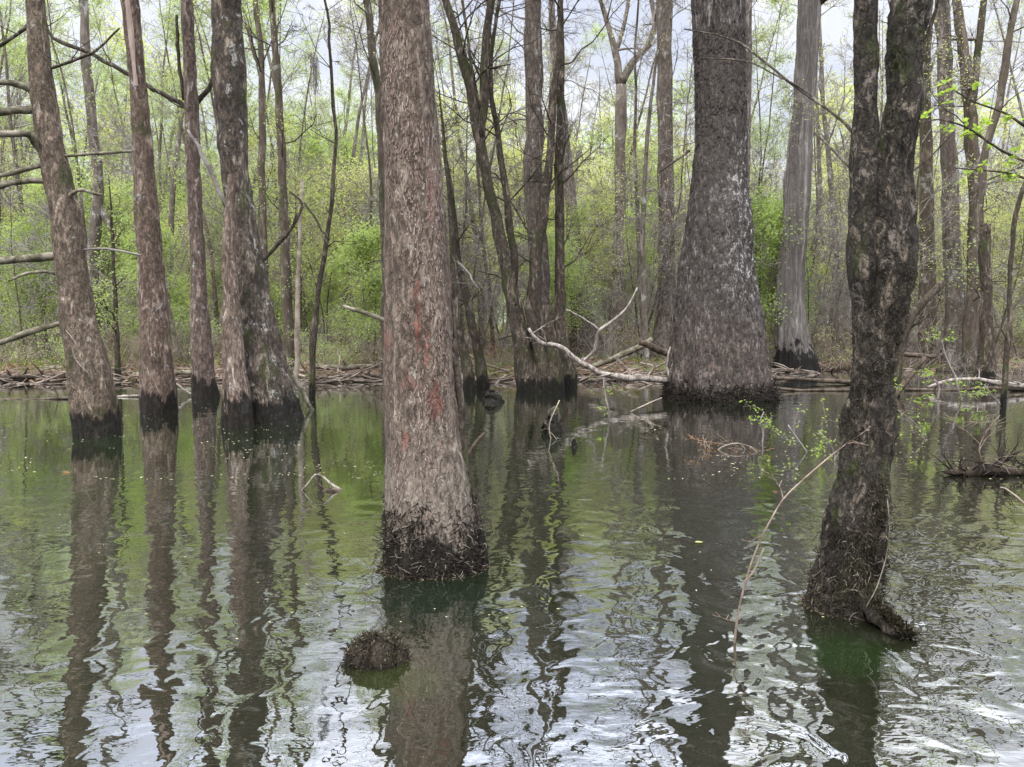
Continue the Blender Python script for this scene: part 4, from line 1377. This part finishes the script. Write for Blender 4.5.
wood('fallen_branch', 'black half-sunk branch beneath the arched pale one', [(905, 389, 3), (935, 390, 4), (960, 390, 3), (990, 388, 4), (1030, 389, 5)], 17.9, M['log_dark'], twigs=6, tw=0.4)
wood('fallen_log', 'stubby log lying on the bank near the leaning pole', [(900, 354, 5), (915, 355, 5), (935, 357, 4)], 22, M['log_dark'], cat='log')
wood('leaning_log', 'leaning grey log rising out of the water by the snag', [(893, 399, 5), (903, 385, 5.5), (917, 368, 5), (925, 357, 5)], 16.4, M['log_dark'], cat='log')
def bank_log(label, px0, px1, off, r, mat, tilt=0.0, name='fallen_log'):
    x0, x1 = (px0 - 512) / F * 20.5, (px1 - 512) / F * 20.5
    xs_ = np.linspace(x0, x1, 16)
    ym = float(np.mean(shore(xs_))) + off
    y_ = ym + tilt * (xs_ - xs_.mean()) + 0.05 * vnoise(np.stack([xs_ * 2, xs_ * 0, xs_ * 0], 1), 3)
    z_ = np.maximum(np.convolve(np.pad(ground_z(xs_, y_), 3, mode='edge'), np.ones(7) / 7, 'valid'), 0.0) + r * 0.9
    z_ = z_ * 0 + np.percentile(z_, 70)
    q = np.stack([xs_, y_, z_ + 0.03 * vnoise(np.stack([xs_, xs_ * 0, xs_ * 0], 1), 8)], 1)
    root = thing(name, label, 'log', tuple(q[0]))
    mb = MB()
    mb.tube(q - q[0], r * np.linspace(1.1, 0.75, 16), 14, 0.3)
    mb.build('stem', mat, root)
    for k_ in range(4):
        jx = random.randint(1, 14)
        mb = MB()
        b_ = q[jx] - q[0]
        d_ = np.array([random.gauss(0, .4), -0.6, random.uniform(0, 1)])
        mb.tube([b_, b_ + d_ * r * 1.5, b_ + d_ * r * random.uniform(2, 5)], [r * .4, r * .3, r * .2], 7, 0.3)
        mb.build('branch_stub', mat, root)


mb = MB()
for i in range(420):
    xx = random.uniform(-15, 13)
    yy = float(shore(xx)) + random.gauss(-0.1, 0.45)
    z0 = max(0.0, float(ground_z(xx, yy))) + random.uniform(0.0, 0.10)
    a = random.gauss(0, 0.5) + random.choice((0, PI))
    L_ = random.uniform(0.3, 1.6)
    pp_ = [np.array([xx, yy, z0])]
    d_ = np.array([math.cos(a), math.sin(a) * 0.7, random.gauss(0.02, 0.12)])
    for k_ in range(5):
        d_ = d_ + rng.normal(0, 0.16, 3)
        pp_.append(pp_[-1] + d_ / np.linalg.norm(d_) * L_ / 5)
    mb.tube(pp_, np.linspace(1, 0.4, 6) * random.uniform(0.008, 0.035), 5, 0.2)
tag(mb.build('stick_debris', M['twig_brush']), 'litter of dead sticks along the water line', None, None, 'stuff')
bank_log('dark log with stubs lying along the far bank edge', -30, 62, 0.0, 0.10, M['log_dark'], 0.12)
bank_log('thin upper log on the bank behind the leaning cypress', 20, 112, 0.7, 0.055, M['log_mossy'], -0.16)
bank_log('light brown log on the bank between two cypresses', 125, 196, 0.25, 0.07, M['log_mossy'], 0.3)
bank_log('log lying on the bank behind the dark crooked sapling', 306, 372, 0.9, 0.08, M['log_mossy'], 0.35)
bank_log('dark sodden log on the bank beside the flaky trunk', 336, 378, 0.1, 0.06, M['log_dark'], -0.3)

wood('floating_stick', 'long wet stick floating beside the leaning cypress foot', [(-15, 401, 3.5), (20, 400, 3.5), (50, 399, 3), (76, 397, 2.5)], 15.9, M['log_dark'], twigs=3, tw=0.4)
wood('floating_stick', 'pale floating stick between two cypress feet', [(112, 397, 2), (130, 396, 2.4), (145, 395, 2)], 16.4, M['dead_wood'])
wood('floating_stick', 'bent twig leaning on the slender cypress foot', [(176, 384, 1.6), (186, 391, 2), (195, 396, 2)], 16.6, M['dead_wood'])
wood('leaning_branch', 'grey branch leaning from the water beside the thick fused trunk', [(315, 412, 4), (305, 399, 5), (293, 377, 5), (284, 358, 4), (275, 342, 3)], 14.0, M['log_mossy'], twigs=3, tw=0.4)
wood('dead_twig', 'thin pale twig dangling across the leaning trunk', [(66, 330, 1), (78, 344, 1.2), (72, 350, 1.2), (76, 362, 1.2), (88, 373, 1)], T1.Y - 0.55, M['dead_wood'], k=5)
wood('dead_twig', 'slim dark twig hanging with red-brown tips over the bank', [(395, 205, 0)] and [(478, 290, 2), (470, 275, 2.2), (458, 262, 2)], 17.0, M['twig'], twigs=4, tw=0.5)
# twiggy hoop in the water
wood('dead_twig', 'bent tan twig hoop rising from the calm water', [(300, 492, 1.6), (308, 484, 2), (315, 474, 2.2), (322, 476, 2), (330, 484, 3), (341, 491, 4)], 7.25, M['dead_wood'], k=6)
wood('floating_stick', 'black stub floating next to the tan twig hoop', [(322, 492, 3), (334, 490, 6), (343, 494, 3)], 7.2, M['log_dark'], twigs=3, tw=0.15)
# near shoot
wood('bare_shoot', 'long thin pale shoot arching up beside the black forked trunk', [(735, 642, 3.0), (739, 610, 2.2), (745, 585, 2.3), (754, 555, 2.0), (766, 528, 1.9), (783, 498, 1.8), (805, 478, 1.7), (828, 458, 1.5), (845, 445, 1.0)], 3.75, M['shoot'], twigs=5, tw=0.12, cat='shoot', k=8, rough=0.06,
     parts=([(746, 582, 2), (756, 568, 1.6), (764, 548, 1.2)],), dY=[0, 0, 0, 0, 0, 0.05, 0.1, 0.15, 0.2])
# debris island at right
for nm, lab, pts in (('floating_branch', 'black twiggy driftwood lying low in the water', [(944, 472, 4), (962, 474, 8), (985, 470, 11), (1008, 474, 10), (1034, 472, 8)]),
                     ('floating_branch', 'second dark stick crossing the low driftwood', [(965, 478, 5), (990, 468, 5), (1005, 462, 4), (1018, 452, 3)])):
    wood(nm, lab, pts, 7.95, M['log_black'], twigs=16, tw=0.3, rough=0.5)
wood('dead_twig', 'tangle of pale twigs rising from the driftwood', [(985, 470, 1.2), (978, 450, 1.2), (985, 432, 1), (1000, 415, 1)], 7.9, M['shoot'], twigs=9, tw=0.35, k=5)
wood('dead_twig', 'hooked reddish twig entering beside the picture edge', [(1032, 510, 3), (1018, 498, 2.6), (1004, 488, 2), (1000, 488, 1.5)], 5.8, M['twig_tan'], k=6)
# twigs over the giant's reflection
wood('dead_twig', 'arching dead twigs standing in the giant cypress reflection', [(716, 470, 1), (713, 455, 1), (722, 446, 1), (740, 442, 1), (748, 454, .8)], 9.6, M['twig_tan'], twigs=7, tw=0.35, leaf=M['leaf_rust'], ls=0.03)
wood('leafy_sprig', 'yellow-green sprig standing in front of the giant cypress foot', [(760, 450, 1.6), (764, 435, 1.6), (760, 420, 1.5), (764, 412, 1.2)], 10.2, M['twig'], twigs=4, tw=0.25, leaf=M['leaf_bright'], ls=0.045, cat='sprig')
wood('leafy_sprig', 'low spreading sprig with bright leaves near the fibrous trunk reflection', [(812, 470, 1.6), (806, 450, 1.6), (795, 436, 1.6), (788, 425, 1.3)], 9.4, M['twig'], twigs=5, tw=0.28, leaf=M['leaf_bright'], ls=0.04, cat='sprig')
wood('leafy_sprig', 'tall thin sprig of yellow leaves before the dark snag', [(962, 400, 2), (955, 375, 1.8), (945, 355, 1.6), (942, 340, 1.4)], 15.5, M['twig'], twigs=6, tw=0.45, leaf=M['leaf_bright'], ls=0.07, cat='sprig')
wood('leafy_sprig', 'small leafy sprig over the arched pale branch', [(938, 398, 2), (940, 388, 1.8), (934, 380, 1.6)], 15.8, M['twig'], twigs=5, tw=0.4, leaf=M['leaf_bright'], ls=0.07, cat='sprig')
wood('leafy_sprig', 'drooping leafy sprig hugging the black forked trunk', [(888, 415, 1.5), (893, 400, 1.5), (890, 388, 1.2)], 5.2, M['twig'], twigs=3, tw=0.12, leaf=M['leaf_bright'], ls=0.03, cat='sprig')
wood('leafy_sprig', 'sparse sprig of tiny leaves rising below the clump', [(612, 425, 1.5), (607, 400, 1.5), (603, 378, 1.2)], 12.5, M['twig'], twigs=4, tw=0.3, leaf=M['leaf_bright'], ls=0.035, cat='sprig')
wood('dead_twig', 'long slanting twig before the giant cypress foot', [(630, 412, 1.2), (645, 405, 1.5), (662, 398, 1.5)], 13.6, M['twig_tan'], k=5)
wood('dead_twig', 'two crossed twigs in the water below the bare clump', [(552, 445, 1.2), (548, 425, 1.4), (560, 400, 1.2)], 10.5, M['twig_tan'], twigs=3, tw=0.25)
for (a, b, h) in ((555, 428, 16), (550, 408, 12), (573, 440, 10), (497, 402, 10)):
    pass


for lab, pts, Yd in (('sprig of three leafy twigs between the giant and the forked trunk', [(832, 470, 1.2), (836, 455, 1.2), (828, 440, 1), (820, 432, 1)], 8.8),
                     ('thin leafy twig curling up beside the driftwood', [(925, 440, 1.2), (918, 425, 1.2), (905, 415, 1), (898, 410, 1)], 10.5),
                     ('leafy twig with fresh tips under the arched pale branch', [(1000, 405, 1.4), (992, 395, 1.2), (985, 385, 1)], 14.6)):
    wood('leafy_sprig', lab, pts, Yd, M['twig'], twigs=5, tw=0.3, leaf=M['leaf_bright'], ls=0.04, cat='sprig', k=5)


# cypress knees and stumps
def knee(label, px, py, wpx, hpx, mat, name='cypress_knee', seed=0):
    b = W(px, py)
    Y = b[1]
    s = mpp(Y)
    k, rows = 28, 22
    th = np.arange(k) * 2 * PI / k
    V = []
    for i in range(rows):
        t = i / (rows - 1)
        z = -0.1 + t * (hpx * s + 0.1)
        r = wpx * s / 2 * (1 - t ** 1.5) ** 0.6 + 0.002
        V.append(np.stack([r * np.cos(th), r * np.sin(th), np.full(k, z)], -1))
    V = np.array(V)
    V = V + fbm((V + b) * 6 / max(wpx * s, 0.1), seed, 3)[..., None] * np.array([1, 1, 0.3]) * wpx * s * 0.14
    mb = MB()
    mb.grid(V[:, ::-1])
    return mb.build(name, mat), b


for lab, px, py, w_, h_, nm in (('small dark knee standing before the bare clump', 553, 432, 22, 26, 'cypress_knee'), ('squat knee at the foot of the bare clump', 492, 402, 24, 14, 'cypress_knee'),
                                ('tiny knee breaking the water left of clump foot', 574, 447, 8, 9, 'cypress_knee'), ('dark rotten stump under the snag on the bank', 955, 366, 36, 28, 'rotten_stump')):
    o, b = knee(lab, px, py, w_, h_, M['bark_dark'], nm, px)
    o.location = tuple(b)
    tag(o, lab.replace('left of', 'near the'), 'stump')

# mossy clump in the water
b = W(373, 668)
mroot = thing('mossy_hummock', 'low mound of moss and dead leaves breaking the surface', 'hummock', tuple(b + np.array([0, 0.1, 0])))
k, rows = 60, 26
th = np.arange(k) * 2 * PI / k
V = []
sx = 34 * mpp(b[1])
for i in range(rows):
    t = i / (rows - 1)
    r = (1 - t ** 2.2) ** 0.5
    V.append(np.stack([sx * r * np.cos(th), sx * 0.8 * r * np.sin(th), np.full(k, -0.04 + t * 0.165)], -1))
V = np.array(V)
V = V + fbm(V * 16, 3, 4)[..., None] * np.array([0.018, 0.018, 0.022])
mb = MB()
mb.grid(V[:, ::-1])
mb.build('mound', M['log_black'], mroot)
mb = MB()
vv = V[3:].reshape(-1, 3)
for i in range(3200):
    p0 = vv[random.randrange(len(vv))] + rng.normal(0, 0.006, 3)
    d = np.array([random.gauss(0, 1), random.gauss(0, 1), random.gauss(0.6, 0.7)])
    d /= np.linalg.norm(d)
    w_ = np.cross(d, [random.random(), random.random(), 1.0])
    w_ = w_ / (np.linalg.norm(w_) + 1e-6) * 0.0035
    Lb = random.uniform(0.01, 0.03)
    mb.add(np.array([p0, p0 + d * Lb * .5 - w_, p0 + d * Lb, p0 + d * Lb * .5 + w_]), [[0, 1, 2, 3]])
mb.build('moss', M['moss'], mroot, smooth=False)['kind'] = 'stuff'
mb = MB()
mb.leaves(vv[rng.integers(0, len(vv), 60)] + np.array([0, 0, 0.006]), 0.02, up=0.6)
mb.build('dead_leaves', M['wet_leaves'], mroot, smooth=False)['kind'] = 'stuff'

# floating leaf litter
mb = MB()
n = 1700
py = rng.uniform(398, 480, n) ** 1.0
px = rng.uniform(0, 1024, n)
cl = vnoise(np.stack([px * 0.012, py * 0.06, 0 * px], 1), 50)
pts = np.array([W(a, b) for a, b, c in zip(px, py, cl) if c > 0.0])
pts[:, 2] = 0.004
mb.leaves(pts, 0.035, up=12, aspect=0.5)
px = rng.uniform(0, 1024, 70)
pts = np.array([W(a, b) for a, b in zip(px, rng.uniform(480, 640, 70))])
pts[:, 2] = 0.004
mb.leaves(pts, 0.02, up=12, aspect=0.5)
tag(mb.build('floating_litter', M['float'], smooth=False), 'scattered pale bits of leaf floating on the water', None, None, 'stuff')
# debris rings at the feet of the two near trunks
for T, nm in ((T5, 'bark debris floating round the flaky trunk foot'), (T8, 'bark debris floating round the forked trunk foot')):
    mb = MB()
    c, r = T.centre(0.0)
    n = 420
    a = rng.uniform(0, 2 * PI, n)
    rr = r * (1.0 + np.abs(rng.normal(0, 0.10, n)))
    mb.leaves(np.stack([c[0] + rr * np.cos(a), c[1] + rr * np.sin(a), np.full(n, 0.004)], 1), 0.018, up=8, aspect=0.5)
    tag(mb.build('floating_debris', M['wet_leaves'], smooth=False), nm, None, None, 'stuff')


def bigleaf(px, py, size, mat, label):
    b = W(px, py)
    mb = MB()
    u = np.linspace(0, 1, 9)
    wv = np.sin(u * PI) ** 0.8 * 0.26
    V = np.stack([np.stack([(u - 0.5), s * wv, 0.10 * np.abs(s) * wv * 4 * 0.5 + 0.05 * (u - 0.5) ** 2], -1) for s in (-1, -0.5, 0, 0.5, 1)])
    V = V * size
    mb.grid(V, closed=False)
    o = mb.build('floating_leaf', mat)
    o.location = (b[0], b[1], 0.006)
    o.rotation_euler = (0.05, 0.1, random.uniform(-0.5, 0.5))
    tag(o, label, 'leaf')


bigleaf(699, 543, 0.075, M['float'], 'single pale leaf floating over the giant trunk reflection')
bigleaf(66, 473, 0.10, M['leaf_rust'], 'orange dead leaf floating by the leaning trunk reflection')
bigleaf(823, 618, 0.02, M['float'], 'tiny white leaf against the forked trunk foot')
bigleaf(775, 492, 0.05, M['leaf_rust'], 'yellow leaf afloat near the pale shoot tip')

# hanging spanish moss
b = P(314, 57, 15)
hroot = thing('hanging_moss', 'grey beard of moss dangling high beside the dark sapling', 'moss', tuple(b))
mb = MB()
for i in range(40):
    x = random.gauss(0, 0.035)
    pts = [np.array([x, random.gauss(0, .05), random.uniform(-0.1, 0.1)])]
    for s in range(5):
        pts.append(pts[-1] + np.array([random.gauss(0, .02), random.gauss(0, .02), -random.uniform(0.08, 0.16)]))
    mb.tube(pts, [0.004, 0.004, 0.003, 0.003, 0.003, 0.002], 3)
mb.build('strands', M['twig'], hroot)

# ================================================================ LIGHT
SUN_EL, SUN_AZ = math.radians(50), math.radians(205)
wd_ = bpy.data.worlds.new('World')
SC.world = wd_
wd_.use_nodes = True
nt = wd_.node_tree
nd, L = nt.nodes, nt.links
nd.clear()
out = nd.new('ShaderNodeOutputWorld')
bg = nd.new('ShaderNodeBackground')
L.new(bg.outputs[0], out.inputs[0])
sky = nd.new('ShaderNodeTexSky')
sky.sky_type = 'NISHITA'
sky.sun_disc = False
sky.sun_elevation = SUN_EL
sky.sun_rotation = SUN_AZ
tc = nd.new('ShaderNodeTexCoord')
v = tc.outputs['Generated']
n1 = noise(nt, v, 3.0, 5, 0.55, 1, 1, 2.2, 0.5)
n2 = noise(nt, v, 1.2, 3, 0.5, 1, 1, 2.0, 0.3, 3)
sp = nd.new('ShaderNodeSeparateXYZ')
L.new(v, sp.inputs[0])
cloud = mixc(nt, maprange(nt, n1, 0.35, 0.65), (0.64, 0.69, 0.83), (0.90, 0.92, 0.98))
g1 = maprange(nt, sp.outputs[2], 0.0, 0.38, 0.98, 1.08)
g2 = maprange(nt, sp.outputs[2], 0.36, 0.60, 0.0, 2.6)
g3 = maprange(nt, sp.outputs[2], 0.6, 0.95, 0.0, 1.9)
grad = math_(nt, 'ADD', g1, math_(nt, 'ADD', g2, g3))
cl = nd.new('ShaderNodeVectorMath')
cl.operation = 'SCALE'
L.new(cloud, cl.inputs[0])
L.new(math_(nt, 'MULTIPLY', grad, 10.0), cl.inputs['Scale'])
mixn = mixc(nt, maprange(nt, n2, 0.35, 0.6, 0.92, 0.98), sky.outputs[0], cl.outputs[0])
L.new(mixn, bg.inputs[0])
bg.inputs[1].default_value = 0.113

sl = bpy.data.lights.new('sun', 'SUN')
sl.energy = 2.6
sl.angle = math.radians(20)
sl.color = (1.0, 0.97, 0.92)
so = bpy.data.objects.new('sun', sl)
COL.objects.link(so)
so.location = (0, 0, 30)
# light travels from behind the viewer's shoulder, high
dirv = np.array([math.sin(SUN_AZ) * math.cos(SUN_EL), math.cos(SUN_AZ) * math.cos(SUN_EL), math.sin(SUN_EL)])
from mathutils import Vector
so.rotation_euler = Vector(tuple(dirv)).to_track_quat('Z', 'Y').to_euler()

# ================================================================ CAMERA
cam = bpy.data.cameras.new('camera')
cam.sensor_width = 36.0
cam.lens = 36.0 * F / 1024.0
cam.clip_start = 0.05
cam.clip_end = 1500
co = bpy.data.objects.new('camera', cam)
COL.objects.link(co)
co.location = (0, 0, CAMH)
co.rotation_euler = (math.radians(90) - PITCH, 0, 0)
SC.camera = co

SC.view_settings.view_transform = 'Standard'
SC.view_settings.look = 'None'
SC.view_settings.exposure = 0
SC.cycles.max_bounces = 6
SC.cycles.diffuse_bounces = 3
SC.cycles.glossy_bounces = 3
SC.cycles.transmission_bounces = 2
SC.cycles.caustics_reflective = False
SC.cycles.caustics_refractive = False
SC.cycles.use_denoising = True
SC.cycles.denoiser = 'OPENIMAGEDENOISE'
